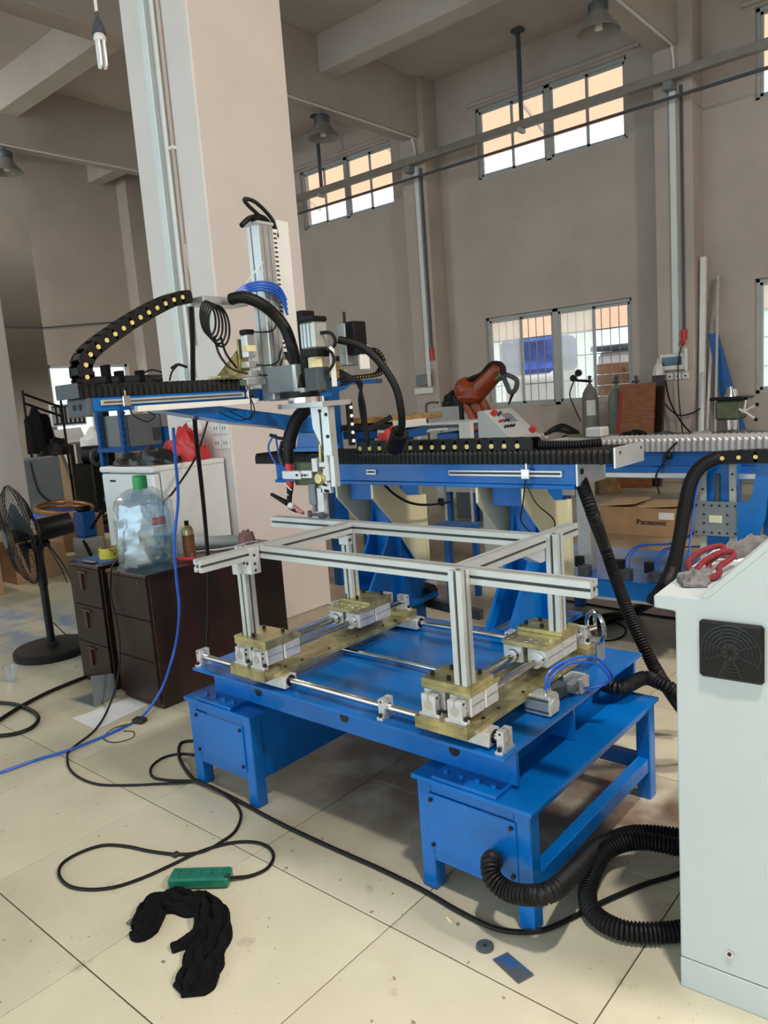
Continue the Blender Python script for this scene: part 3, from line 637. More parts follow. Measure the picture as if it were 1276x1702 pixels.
# zinc bracket with cylinder on the arm
B().prism('x', [(1.94, 1.612), (2.08, 1.612), (2.08, 1.72), (2.06, 1.72)], AX1-.03, AX1-.022).box(AX1-.06, AX1+.02, 1.92, 2.1, 1.603, 1.613, .001).obj('cylinder_bracket', 'zinc', ga)
B().box(AX1-.02, AX1-.01, 2.05, 2.1, 1.613, 1.76, .001).obj('cylinder_back_plate', 'zinc', ga)
c = B().box(AX1+.0, AX1+.04, 2.055, 2.1, 1.68, 1.775, .005).obj('lift_cylinder', 'alu', ga)
B().box(AX1-.002, AX1+.042, 2.053, 2.102, 1.775, 1.795, .004).obj('cylinder_cap', 'black', c); B().box(AX1+.01, AX1+.0415, 2.0535, 2.1005, 1.705, 1.73, .001).obj('cylinder_label', 'label', c)
B().box(AX1-.005, AX1+.045, 2.05, 2.11, 1.64, 1.665, .002).box(AX1-.005, AX1+.05, 2.05, 2.12, 1.602, 1.628, .002).box(AX1-.01, AX1+.05, 2.03, 2.13, 1.57, 1.595, .002).obj('clamp_block', 'alu', ga)
for z0, y1 in ((1.65, 2.12), (1.61, 2.13), (1.785, 2.11)):
    B().tube([(AX1+.045, 2.09, z0), (AX1+.075, 2.12, z0-.005), (AX1+.09, 2.17, z0+.01), (AX1+.07, 2.23, z0+.1)], .003, 6).obj('sensor_cable', 'black', ga)
# gearbox, servo motors, flange
gb = B().box(-2.405, -2.255, 2.1, 2.2, 1.528, 1.635, .003).obj('gearbox', 'grey', ga)
B().box(-2.255, -2.235, 2.1, 2.2, 1.54, 1.635, .002).box(-2.255, -2.2, 2.1, 2.2, 1.522, 1.54, .002).obj('gearbox_cover', 'alu', gb)
def servo(x, y, z, par):
    s = B().box(x-.04, x+.04, y-.04, y+.04, z, z+.105, .008).obj('servo_motor', 'alu', par)
    for d in (-.02, 0, .02): B().box(x+d-.003, x+d+.003, y-.0407, y-.0395, z+.005, z+.1).obj('cooling_groove', 'grey', s)
    B().box(x-.042, x+.042, y-.042, y+.042, z+.105, z+.125, .006).obj('encoder_cap', 'black', s)
    B().box(x-.042, x+.05, y-.042, y+.042, z-.03, z, .004).obj('motor_flange', 'black', s)
    B().cyl((x, y, z-.07), (x, y, z-.03), .032, 20).obj('coupling', 'label', s)
    B().box(x-.036, x+.036, y-.036, y+.036, z-.16, z-.07, .003).obj('reducer', 'dgrey', s)
    B().tube([(x+.04, y, z+.06), (x+.075, y+.02, z+.055), (x+.085, y+.03, z+.02), (x+.06, y+.03, z-.005)], .007, 8).obj('motor_cable', 'black', s)
    B().tube([(x+.04, y, z+.0), (x+.08, y+.01, z-.02), (x+.085, y+.01, z-.06), (x+.05, y, z-.1)], .006, 8).obj('motor_cable', 'black', s)
servo(-2.165, 2.15, 1.685, ga)
sv = B().box(-2.21, -2.165, 2.33, 2.4, 1.62, 1.79, .004).obj('rear_servo', 'alu', ga)
B().box(-2.165, -2.115, 2.33, 2.41, 1.66, 1.795, .006).obj('rear_servo_housing', 'black', sv); B().cyl((-2.19, 2.36, 1.79), (-2.19, 2.36, 1.84), .006, 8).obj('antenna', 'black', sv); B().box(-2.13, -2.12, 2.36, 2.42, 1.6, 1.7, .002).obj('rear_bracket', 'pwhite', sv)
B().box(-2.235, -2.2, 2.13, 2.2, 1.53, 1.84, .003).obj('motor_bracket', 'black', ga)
B().box(-2.1, -2.092, 2.16, 2.185, 1.535, 1.69, .002).obj('side_bracket', 'pwhite', ga)
B().cyl((-2.28, 2.16, 1.503), (-2.28, 2.16, 1.528), .085, 28).obj('rotary_bearing', 'black', ga)
B().cyl((-2.25, 2.16, 1.482), (-2.25, 2.16, 1.503), .075, 28).obj('rotary_flange', 'chrome', ga)
B().prism('z', [(-2.36, 2.1), (-2.29, 2.06), (-2.06, 2.06), (-2.06, 2.22), (-2.36, 2.22)], 1.462, 1.482, bev=.001).obj('head_plate', 'alu', ga)
h = B().prism('y', [(-2.17, 1.462), (-2.075, 1.462), (-2.07, 1.27), (-2.105, 1.27), (-2.165, 1.38)], 2.1, 2.114, bev=.001).obj('hanger_plate', 'alu', ga)
B().box(-2.122, -2.114, 2.0985, 2.1, 1.29, 1.44).obj('hanger_slot', 'groove', h)
for x, z0 in ((-2.118, 1.445), (-2.085, 1.43), (-2.085, 1.345)): B().cyl((x, 2.1, z0), (x, 2.096, z0), .007, 10).obj('hanger_screw', 'screw', h)
B().box(-2.1, -2.075, 2.11, 2.14, 1.145, 1.46, .002).obj('slide_rail', 'alu', ga); B().box(-2.118, -2.1, 2.1, 2.135, 1.17, 1.3, .002).obj('slide_carriage', 'cast', ga)
B().cyl((-2.175, 2.14, 1.37), (-2.175, 2.14, 1.475), .008, 10).obj('guide_rod', 'chrome', ga)
B().obox((-2.2, 2.16, 1.4), (-2.15, 2.14, 1.27), .03, .035, .002).obj('tilt_arm', 'grey', ga)
B().cyl((-2.155, 2.12, 1.24), (-2.15, 2.12, 1.315), .009, 12).obj('adjuster_rod', 'zinc', ga)
cl = B().box(-2.36, -2.25, 2.09, 2.125, 1.175, 1.21, .002).obj('torch_clamp', 'cast', ga)
B().box(-2.25, -2.19, 2.095, 2.13, 1.18, 1.212, .002).obj('clamp_jaw', 'alu', cl)
for x in (-2.27, -2.235, -2.22): B().cyl((x, 2.089, 1.193), (x, 2.086, 1.193), .005, 10).obj('clamp_screw', 'screw', cl)
B().box(-2.33, -2.17, 2.13, 2.16, 1.145, 1.24, .003).obj('mounting_block', 'olive', ga)
B().sph((-2.15, 2.115, 1.18), .032, 14, (1, .7, 1)).cyl((-2.15, 2.09, 1.18), (-2.15, 2.1, 1.18), .02, 14).obj('swivel_joint', 'zinc', ga)
B().box(-2.19, -2.16, 2.1, 2.14, 1.205, 1.26, .002).box(-2.15, -2.115, 2.1, 2.14, 1.225, 1.245, .002).box(-2.135, -2.115, 2.105, 2.14, 1.15, 1.22, .002).obj('swivel_bracket', 'cast', ga)
# torch
t = B().tube([(-2.27, 2.2, 1.47), (-2.3, 2.15, 1.42), (-2.32, 2.12, 1.35), (-2.325, 2.11, 1.3)], .028, 14).obj('torch_cable', 'rubber', ga)
B().tube([(-2.29, 2.15, 1.46), (-2.33, 2.11, 1.38), (-2.34, 2.1, 1.32)], .006, 7).obj('torch_hose', 'bluehose', t)
B().cyl((-2.325, 2.107, 1.31), (-2.33, 2.107, 1.24), .022, 16, .019).obj('torch_grip', 'black', t)
B().cyl((-2.33, 2.107, 1.24), (-2.332, 2.107, 1.19), .017, 14).cyl((-2.335, 2.107, 1.165), (-2.337, 2.107, 1.14), .016, 14).obj('torch_body', 'red', t)
B().cyl((-2.336, 2.107, 1.142), (-2.345, 2.107, 1.1), .015, 12, .011).tube([(-2.345, 2.107, 1.1), (-2.35, 2.107, 1.075), (-2.34, 2.105, 1.055), (-2.3, 2.1, 1.045)], .011, 10).obj('torch_neck', 'black', t)
B().cyl((-2.45, 2.1, 1.108), (-2.36, 2.105, 1.072), .007, 12, .012).obj('torch_tail', 'black', t)
B().cyl((-2.345, 2.104, 1.065), (-2.32, 2.103, 1.056), .0135, 12).obj('nozzle_ring', 'pwhite', t)
B().cyl((-2.32, 2.103, 1.056), (-2.265, 2.1, 1.035), .0115, 12, .008).obj('torch_nozzle', 'pink', t)
B().tube([(-2.35, 2.09, 1.16), (-2.32, 2.085, 1.14), (-2.31, 2.09, 1.13)], .0025, 6).tube([(-2.36, 2.095, 1.115), (-2.33, 2.088, 1.11)], .0025, 6).obj('cable_tie', 'pwhite', t)
B().tube([(-2.42, 2.12, 1.36), (-2.44, 2.1, 1.31), (-2.42, 2.1, 1.26), (-2.38, 2.1, 1.21)], .004, 6).tube([(-2.41, 2.12, 1.36), (-2.38, 2.1, 1.28), (-2.36, 2.1, 1.21)], .004, 6).obj('air_tube', 'bluehose', t)
B().tube([(-2.33, 2.11, 1.34), (-2.37, 2.1, 1.345), (-2.41, 2.09, 1.36)], .007, 7).tube([(-2.35, 2.1, 1.23), (-2.37, 2.1, 1.28), (-2.35, 2.1, 1.33)], .008, 7).obj('cable_tail', 'black', t)
# seam tracker below the head
B().box(-2.235, -2.195, 2.11, 2.135, 1.07, 1.155, .002).box(-2.222, -2.205, 2.112, 2.13, 1.04, 1.075, .002).obj('tracker_arm', 'grey', ga)
k = B().box(-2.16, -2.105, 2.11, 2.13, 1.12, 1.165, .002).box(-2.185, -2.15, 2.11, 2.13, 1.035, 1.14, .002).obj('tracker_plate', 'cast', ga)
for x, z0 in ((-2.13, 1.155), (-2.125, 1.13)): B().cyl((x-.01, 2.108, z0), (x+.01, 2.108, z0-.002), .006, 8).obj('tracker_screw', 'screw', k)
B().cyl((-2.235, 2.11, 1.03), (-2.13, 2.11, 1.03), .007, 10).cyl((-2.235, 2.11, 1.018), (-2.235, 2.11, 1.045), .009, 10).cyl((-2.165, 2.1, 1.03), (-2.145, 2.1, 1.03), .014, 12).obj('tracker_pin', 'dgrey', ga)
# cable bundle on the right side of the head
B().tube([(-2.13, 2.25, 1.72), (-2.06, 2.3, 1.69), (-2.0, 2.34, 1.62), (-1.96, 2.38, 1.52), (-1.955, 2.4, 1.43), (-1.98, 2.43, 1.36), (-2.02, 2.46, 1.32)], .0155, 12, smooth=8).obj('main_cable', 'rubber', ga)
B().tube([(-2.02, 2.46, 1.33), (-2.05, 2.48, 1.3), (-2.09, 2.5, 1.26)], .038, 12).obj('cable_boot', 'black', ga)
for k in range(5):
    B().tube([(-2.11, 2.22, 1.6-k*.015), (-2.06+k*.006, 2.26, 1.55), (-2.045-k*.006, 2.28, 1.46), (-2.06, 2.3, 1.38-k*.02), (-2.09, 2.34, 1.3)], .006+.001*(k % 2), 7).obj('bundle_cable', 'black', ga)
B().box(-2.075, -2.06, 2.2, 2.23, 1.3, 1.47, .003).obj('cable_plate', 'black', ga)
for k in range(5): B().cyl((-2.06, 2.215, 1.45-k*.033), (-2.055, 2.213, 1.45-k*.033), .007, 10).obj('connector', 'pwhite', ga)
B().obox((-2.06, 2.3, 1.35), (-1.99, 2.38, 1.4), .015, .02, .003).obj('lock_lever', 'black', ga)
# ================================================================ NEAR THINGS
def onfloor(pts, z): return [(p[0], p[1], z) for p in pts]
# ---------------------------------------------------------------- operator console on the right
co = thing('operator_console', 'pale grey operator console with black fan grille beside the bench', 'console', (-.602, 1.672, 0))
body = [(-.602, 0), (-.602, .95), (-.65, .956), (-.65, .984), (-.547, .99), (-.33, 1.2), (-.05, 1.2), (-.05, 0)]
B().prism('y', [(-.602, .08), (-.602, .952), (-.65, .955), (-.65, .985), (-.547, .989), (-.33, 1.2), (-.05, 1.2), (-.05, .08)], 1.672, 2.26, bev=.003).obj('cabinet_body', 'console', co)
B().prism('y', [(-.547, .99), (-.53, .99), (-.318, 1.196), (-.33, 1.206)], 1.671, 1.686, bev=.001).obj('hood_rim', 'console', co)
B().box(-.6025, -.0495, 1.6715, 2.2605, 0, .0785, .002).obj('plinth', 'console', co)
gx, gz = -.482, .877
g = B().box(gx-.066, gx+.066, 1.658, 1.672, gz-.066, gz+.066, .006).obj('fan_grille', 'black', co)
for r_ in (.018, .028, .036, .044, .052, .06): B().torus((gx, 1.658, gz), (0, 1, 0), r_, .0017, 32, 6).obj('grille_ring', 'gloss_black', g)
for k in range(4):
    a = k*math.pi/4+.4; B().obox((gx-.06*math.cos(a), 1.6575, gz-.06*math.sin(a)), (gx+.06*math.cos(a), 1.6575, gz+.06*math.sin(a)), .003, .003).obj('grille_spoke', 'gloss_black', g)
B().cyl((gx, 1.659, gz), (gx, 1.656, gz), .017, 20).obj('grille_hub', 'gloss_black', g)
k = B().cyl((-.489, 1.672, .138), (-.489, 1.665, .138), .0085, 16).obj('lock', 'chrome', co); B().cyl((-.489, 1.665, .138), (-.489, 1.663, .138), .0045, 8).obj('lock_core', 'ink', k)
co.rotation_euler = (0, 0, math.radians(3.2))

def lump(b, pts, widths, heights, n=14, seed=1, m=0, wr=.25, up=(0, 0, 1)):
    """soft cloth-like ridge along pts: half-ellipse sections with random folds"""
    rnd = random.Random(seed); P = spline(pts, 6); N = len(P); rings = []
    ph = [rnd.uniform(0, 6) for _ in range(n+1)]; U = Vector(up)
    for i, p in enumerate(P):
        t = i/(N-1)*(len(widths)-1); k = min(int(t), len(widths)-2); f = t-k
        w = widths[k]*(1-f)+widths[k+1]*f; h = heights[k]*(1-f)+heights[k+1]*f
        d = (P[min(i+1, N-1)]-P[max(i-1, 0)]).normalized(); s = d.cross(U).normalized(); ring = []
        for j in range(n+1):
            a = math.pi*j/n; q = 1+wr*(math.sin(i*.9+ph[j])*.5+math.sin(j*1.7+i*.35+ph[0])*.6)
            ring.append(b.bm.verts.new(p+s*(w*math.cos(a)*(1+.12*math.sin(i*.8+ph[j])))+U*max(.0015, h*(abs(math.sin(a))**.6)*q if 0 < j < n else .0015)))
        rings.append(ring)
    fs = []
    for a, c in zip(rings, rings[1:]):
        for j in range(n): fs.append(b.bm.faces.new((a[j], a[j+1], c[j+1], c[j])))
        fs.append(b.bm.faces.new((a[n], a[0], c[0], c[n])))
    fs.append(b.bm.faces.new(rings[0])); fs.append(b.bm.faces.new(rings[-1][::-1]))
    for f in fs: f.material_index = m
    return b
# gloves and paper on the console lip
gl = thing('work_gloves', 'grey work gloves with red knitted cuffs lying on the console', 'gloves', (-.6, 1.84, .988))
lump(B(), [(-.585, 1.755, .988), (-.597, 1.79, .988), (-.603, 1.83, .99), (-.6, 1.87, .99)], [.025, .032, .03, .024], [.008, .02, .026, .02], 12, 3).obj('glove_palm', 'greycloth', gl)
lump(B(), [(-.635, 1.79, .988), (-.615, 1.815, .99), (-.6, 1.85, .992)], [.012, .014, .014], [.018, .022, .02], 10, 5).obj('glove_finger', 'greycloth', gl)
lump(B(), [(-.6, 2.06, .99), (-.59, 2.11, .99), (-.56, 2.16, .99), (-.53, 2.21, .99)], [.022, .03, .03, .02], [.02, .04, .045, .03], 12, 9).obj('glove_palm', 'greycloth', gl)
for cx_, cy_, s_ in ((-.617, 1.92, 1), (-.578, 1.875, .9)):
    B().tube([(cx_-.012, cy_-.06*s_, 1.0), (cx_-.03, cy_-.02, 1.016), (cx_-.02, cy_+.06, 1.028), (cx_+.005, cy_+.12*s_, 1.03), (cx_+.014, cy_+.1, 1.018), (cx_+.004, cy_+.03, 1.008), (cx_+.016, cy_-.02, 1.002), (cx_+.006, cy_-.06*s_, .997)], .0075, 8, closed=True).obj('glove_cuff', 'redcloth', gl)
pp = B().box(-.645, -.56, 2.04, 2.2, .989, .9915).obj('paper_note', 'paper', label='printed paper sheet on the console behind the gloves', cat='paper', loc=(-.6, 2.1, .989))
for k in range(6): B().box(-.635, -.575, 2.06+k*.022, 2.068+k*.022, .9915, .9918).obj('print_line', 'lgrey', pp)

# ---------------------------------------------------------------- corrugated hoses on the floor
h1 = B().tube([(-1.096,1.625,0.177), (-1.078,1.575,0.208), (-1.055,1.545,0.187), (-1.008,1.540,0.170), (-0.942,1.545,0.180), (-0.889,1.570,0.200), (-0.933,1.778,0.120), (-0.966,1.962,0.070), (-0.961,2.077,0.045), (-0.914,2.179,0.035), (-0.785,2.246,0.030), (-0.677,2.249,0.030)], .0275, 14, corr=.2, pitch=.011, smooth=8).obj('corrugated_hose', 'rubber', label='black corrugated hose from the bench pedestal panel curving along the floor', cat='hose', loc=(-1.041,1.774,0.000))
h2 = B().tube([(-0.651,2.220,0.035), (-0.762,2.116,0.075), (-0.867,2.064,0.085), (-0.930,1.988,0.075), (-0.935,1.894,0.050), (-0.914,1.811,0.030), (-0.860,1.750,0.030), (-0.785,1.736,0.030), (-0.716,1.768,0.030), (-0.644,1.832,0.030), (-0.592,1.913,0.030)], .0275, 14, corr=.2, pitch=.011, smooth=8).obj('corrugated_hose', 'rubber', label='black corrugated hose looped on the floor beside the console', cat='hose', loc=(-0.856,1.778,0.000))
B().tube([(-1.13, 2.4, .425), (-1.05, 2.38, .428), (-1.019,2.514,0.425), (-0.961,2.509,0.420), (-0.917,2.525,0.390), (-0.899,2.621,0.280), (-0.894,2.762,0.120)], .026, 14, corr=.2, pitch=.011, smooth=8).obj('corrugated_hose', 'rubber', label='black corrugated hose leaving the bench top edge behind the console', cat='hose', loc=(-0.929,2.481,0.000))

# ---------------------------------------------------------------- cables on the floor
B().tube([(-2.836,1.834,0.007), (-2.863,1.783,0.007), (-2.733,1.690,0.007), (-2.530,1.616,0.008), (-2.406,1.615,0.009), (-2.223,1.609,0.008), (-2.054,1.597,0.008), (-1.883,1.592,0.008), (-1.674,1.593,0.008), (-1.521,1.596,0.008), (-1.346,1.591,0.008), (-1.206,1.575,0.009), (-1.084,1.572,0.009), (-1.011,1.600,0.009), (-0.955,1.656,0.009), (-0.910,1.764,0.009), (-0.871,1.863,0.009), (-0.815,1.980,0.009), (-0.754,2.080,0.009), (-0.687,2.225,0.009)], .0072, 8, smooth=7).obj('power_cable', 'rubber', label='long thick black cable running along the floor in front of the bench', cat='cable', loc=(-1.887,1.604,0.000))
ps = thing('power_strip', 'green power strip with black cord on the floor tiles', 'power strip', (-1.946,1.222,0.000))
B().tube([(-2.706,1.754,0.006), (-2.782,1.720,0.006), (-2.813,1.655,0.006), (-2.778,1.576,0.006), (-2.694,1.534,0.006), (-2.612,1.557,0.006), (-2.497,1.602,0.014), (-2.384,1.601,0.022), (-2.270,1.601,0.007), (-2.161,1.559,0.006), (-2.087,1.477,0.006), (-2.073,1.403,0.006), (-2.081,1.331,0.006), (-2.135,1.274,0.006), (-2.234,1.228,0.006), (-2.331,1.197,0.006), (-2.411,1.152,0.006), (-2.441,1.081,0.006), (-2.432,1.014,0.006), (-2.379,0.975,0.006), (-2.295,0.965,0.006), (-2.224,0.991,0.006), (-2.163,1.045,0.006), (-2.127,1.124,0.006), (-2.107,1.218,0.006), (-2.088,1.326,0.006), (-2.039,1.418,0.006), (-1.973,1.467,0.006), (-1.906,1.474,0.006), (-1.851,1.446,0.006), (-1.823,1.391,0.006), (-1.837,1.333,0.008), (-1.870,1.286,0.016)], .0055, 8, smooth=7).obj('cord', 'rubber', ps)
pa, pb = Vector((-2.025,1.168,0.000)), Vector((-1.870,1.284,0.000)); pd = (pb-pa).normalized(); pn = Vector((-pd.y, pd.x, 0)); pc = (pa+pb)/2
def strip_pt(u, v, z): q = pc+pd*u+pn*v; return (q.x, q.y, z)
SL = (pb-pa).length/2
sb = B().obox(strip_pt(-SL, 0, .02), strip_pt(SL, 0, .02), .066, .036, .006).obj('strip_body', 'green', ps)
for i in range(5):
    o_ = B().obox(strip_pt(-SL*.8+i*SL*.36, 0, .0385), strip_pt(-SL*.8+i*SL*.36+.026, 0, .0385), .036, .002, .0008).obj('socket_outlet', 'green', ps)
    for dv in (-.008, .008): B().obox(strip_pt(-SL*.8+i*SL*.36+.008, dv, .0397), strip_pt(-SL*.8+i*SL*.36+.018, dv, .0397), .003, .001).obj('socket_slot', 'ink', o_)
for i in range(4): B().obox(strip_pt(SL*.88+i*.005, -.02, .0385), strip_pt(SL*.88+.002+i*.005, -.02, .0385), .02, .002).obj('vent_rib', 'ink', ps)
B().tube([(-3.822,2.128,0.705), (-3.568,1.950,0.723), (-3.580,1.940,0.651), (-3.601,1.940,0.566), (-3.556,1.930,0.442), (-3.538,1.920,0.312), (-3.523,1.880,0.162), (-3.536,1.817,0.020), (-3.365,1.645,0.006), (-3.262,1.468,0.006), (-3.180,1.412,0.006), (-3.081,1.372,0.006), (-2.963,1.356,0.006), (-2.837,1.373,0.006), (-2.714,1.446,0.006), (-2.629,1.512,0.006), (-2.549,1.566,0.010), (-2.476,1.644,0.006)], .005, 8, smooth=7).obj('power_cable', 'rubber', label='thin black cable falling over the drawer cabinet and along the floor', cat='cable', loc=(-3.387,1.631,0.000))
B().tube([(-2.620,1.769,1.418), (-2.700,1.816,1.273), (-2.800,1.874,1.109), (-2.880,1.884,0.916), (-2.950,1.918,0.736), (-3.000,1.947,0.580), (-3.120,1.992,0.401), (-3.170,1.970,0.262), (-3.240,1.938,0.119), (-3.283,1.846,0.012), (-3.258,1.685,0.007), (-3.249,1.460,0.013), (-3.299,1.328,0.007), (-3.320,1.181,0.007), (-3.370,1.005,0.007)], .0065, 8, smooth=7).obj('air_hose', 'bluehose', label='blue air hose hanging from the gantry arm to the floor', cat='hose', loc=(-3.274,1.693,0.000))
B().tube([(-4.105,2.004,0.012), (-4.086,1.868,0.012), (-4.059,1.734,0.012), (-3.986,1.554,0.012), (-3.889,1.391,0.012)], .011, 8).obj('power_cable', 'rubber', label='thick black cable leaving the drawer cabinet towards the left edge', cat='cable', loc=(-4.093,1.748,0.000))
B().tube([(-4.272,1.486,0.012), (-4.158,1.534,0.012), (-4.051,1.570,0.012), (-3.872,1.577,0.012), (-3.748,1.550,0.012), (-3.665,1.479,0.012), (-3.667,1.392,0.012), (-3.755,1.308,0.012)], .01, 8).obj('power_cable', 'rubber', label='black cable loop on the floor at the left edge', cat='cable', loc=(-3.778,1.563,0.000))
# ---------------------------------------------------------------- small things on the floor
cb = B()
lump(cb, onfloor([(-1.911,0.952,0.000), (-1.903,0.994,0.000), (-1.959,1.058,0.000), (-1.948,1.106,0.000), (-1.891,1.135,0.000), (-1.843,1.162,0.000)], 0), [.012, .05, .04, .045, .05, .045], [.012, .02, .03, .032, .03, .03], 16, 2, wr=.5)
lump(cb, onfloor([(-1.881,1.179,0.000), (-1.786,1.146,0.000), (-1.702,1.083,0.000), (-1.654,1.019,0.000), (-1.604,0.963,0.000), (-1.573,0.929,0.000)], 0), [.02, .05, .052, .055, .058, .03], [.02, .035, .035, .03, .028, .012], 16, 4, wr=.5)
lump(cb, onfloor([(-1.768,0.994,0.000), (-1.752,1.034,0.000), (-1.737,1.074,0.000)], 0), [.015, .025, .03], [.012, .02, .028], 10, 8, wr=.5)
cb.obj('black_cloth', 'blackcloth', label='crumpled black cloth lying on the tiles', cat='cloth', loc=(-1.759,1.058,0.000))
B().tube([(-1.968,0.979,0.004), (-1.970,0.996,0.006), (-1.952,1.009,0.004)], .006, 6).obj('metal_scrap', 'greycloth', label='small grey scrap beside the black cloth', cat='scrap', loc=(-1.967,0.998,0.000))
def flat(name, pts, h, m, label, cat, bev=.0006):
    return B().prism('z', [(p[0], p[1]) for p in pts], .0005, h, bev=bev).obj(name, m, label=label, cat=cat, loc=pts[0])
M['bluechip'] = mat('part_painted_plate', (.08, .09, .1), .55, .3, scale=11, col2=(.02, .1, .3), lo=.4, hi=.5)
flat('metal_plate', [(-1.021,1.477,0.000), (-1.003,1.520,0.000), (-0.908,1.492,0.000), (-0.925,1.445,0.000)], .005, 'bluechip', 'small blue and grey metal plate on the floor', 'metal plate')
wp = Vector((-1.063,1.504,0.000)); w_ = B().cyl((wp.x, wp.y, .001), (wp.x, wp.y, .007), .024, 24).obj('metal_disc', 'dgrey', label='dark round metal disc on the floor near the plate', cat='disc', loc=wp)
B().cyl((wp.x, wp.y, .007), (wp.x, wp.y, .0075), .006, 12).obj('disc_hole', 'ink', w_)
sp = Vector((-1.201,1.534,0.000)); B().cyl(sp+Vector((-.012, .004, .004)), sp+Vector((.012, -.006, .004)), .004, 10).obj('cigarette_end', 'label', label='pale cigarette end near the bench leg', cat='cigarette end', loc=sp)
lp_ = Vector((-2.144,1.267,0.000)); B().box(lp_.x-.012, lp_.x+.012, lp_.y-.012, lp_.y+.012, .0005, .013, .003).obj('cable_clip', 'ink', label='small black block beside the cord loop', cat='block', loc=lp_)
flat('paper_sheet', [(-3.615,1.661,0.000), (-3.599,1.969,0.000), (-3.418,1.967,0.000), (-3.374,1.655,0.000)], .0018, 'paper', 'white paper sheet on the floor before the drawers', 'paper', 0)
ab = thing('angle_sheet', 'bent grey metal sheet standing before the drawers', 'metal sheet', (-3.654,1.827,0.000))
e0, e1, e2, e3 = Vector((-3.644,1.798,0.000)), Vector((-3.678,1.941,0.000)), Vector((-3.843,1.789,0.000)), Vector((-3.850,1.918,0.000))
B().prism('z', [(e0.x, e0.y), (e1.x, e1.y), (e3.x, e3.y), (e2.x, e2.y)], .001, .004).obj('base_flange', 'grey', ab)
v_ = B(); dn = (e2-e0).normalized()*.004
bmv = [v_.bm.verts.new(q) for q in (e0, e1, e1+Vector((0, 0, .13)), e0+Vector((0, 0, .17)), e0+dn, e1+dn, e1+dn+Vector((0, 0, .13)), e0+dn+Vector((0, 0, .17)))]
for f in ((0, 1, 2, 3), (7, 6, 5, 4), (0, 4, 5, 1), (1, 5, 6, 2), (2, 6, 7, 3), (3, 7, 4, 0)): v_.bm.faces.new([bmv[i] for i in f])
v_.obj('upright_flange', 'grey', ab)
ad = thing('plug_adapter', 'black plug adapter with yellow leads beside the blue hose', 'adapter', (-3.257,1.812,0.000))
q = Vector((-3.258,1.819,0.000)); B().obox((q.x-.03, q.y-.01, .012), (q.x+.03, q.y+.012, .012), .045, .022, .004).obj('adapter_body', 'ink', ad)
B().tube([(-3.285,1.790,0.008), (-3.298,1.756,0.012), (-3.303,1.729,0.006)], .005, 6).obj('yellow_lead', 'yellow', ad)
B().tube([(-3.263,1.777,0.006), (-3.302,1.709,0.005), (-3.247,1.622,0.005), (-3.152,1.623,0.005), (-3.123,1.698,0.005), (-3.179,1.738,0.005), (-3.230,1.715,0.005)], .0022, 6).obj('thin_lead', 'ink', ad)
cup = Vector((-4.484,1.737,0.000)); B().lathe(cup, [(.03, .001), (.04, .09), (.038, .09), (.029, .004)], 20).obj('plastic_cup', 'film', label='clear plastic cup on the floor at the left', cat='cup', loc=cup)

# ---------------------------------------------------------------- drawer cabinets
def drawers(x0, x1, y0, y1, h, handles, label):
    t_ = thing('drawer_cabinet', label, 'cabinet', ((x0+x1)/2, y0, 0), 'brown drawer cabinets')
    B().box(x0, x1, y0+.018, y1, .0, h-.018, .002).obj('cabinet_body', 'maroon', t_); B().box(x0-.004, x1+.004, y0-.004, y1+.004, h-.018, h, .003).obj('cabinet_top', 'maroon', t_)
    dh = (h-.018-.03)/3
    for i in range(3):
        d = B().box(x0+.004, x1-.004, y0, y0+.018, .03+i*dh+.002, .03+(i+1)*dh-.002, .002).obj('drawer', 'brownfront', t_)
        if handles:
            zc = .03+(i+.62)*dh; xc = x0+(x1-x0)*.45
            B().box(xc-.04, xc+.05, y0-.012, y0, zc+.05, zc+.06, .002).box(xc-.012, xc+.006, y0-.014, y0, zc-.045, zc+.055, .002).obj('drawer_handle', 'brownmetal', d)
    return t_
drawers(-4.09, -3.765, 1.975, 2.44, .7, True, 'dark brown drawer cabinet with bar handles beside the fan')
dc = drawers(-3.656, -3.29, 1.962, 2.85, .7, False, 'dark brown drawer cabinet without handles under the water bottle')
B().cyl((-3.36, 1.962, .655), (-3.36, 1.958, .655), .008, 12).obj('drawer_lock', 'dgrey', dc)
# on top of the cabinets
bo = thing('water_bottle', 'large clear water bottle with green cap in a plastic bag', 'water bottle', (-3.49, 2.12, .7))
bx_, by_ = -3.49, 2.12
B().lathe((bx_, by_, .701), [(.115, 0), (.13, .02), (.132, .12), (.127, .135), (.132, .15), (.132, .27), (.12, .31), (.07, .37), (.035, .4), (.03, .44)], 28).obj('bottle_body', 'pet', bo)
B().lathe((bx_, by_, .706), [(.11, 0), (.126, .02), (.126, .13)], 24).obj('water', 'water', bo)
B().lathe((bx_, by_, 1.135), [(.036, -.03), (.037, 0), (.036, .035), (.03, .04)], 20).obj('bottle_cap', 'bright_green', bo)
fb_ = B(); rings = []; rnd = random.Random(5)
for i in range(22):
    z = .7015+i*.0195; R0 = [.13, .147, .152, .153, .153, .153, .152, .152, .152, .152, .151, .151, .15, .15, .149, .148, .146, .142, .134, .118, .09, .055][i]
    rings.append([fb_.bm.verts.new((bx_+(R0+.006*math.sin(j*1.9+i*.5)+.004*rnd.uniform(-1, 1))*math.cos(j*math.pi/20), by_+(R0+.006*math.sin(j*2.3-i*.4)+.004*rnd.uniform(-1, 1))*math.sin(j*math.pi/20), z)) for j in range(40)])
for a, c in zip(rings, rings[1:]):
    for j in range(40): fb_.bm.faces.new((a[j], a[(j+1) % 40], c[(j+1) % 40], c[j]))
fb_.obj('plastic_bag', 'film', bo)
lb = B(); 
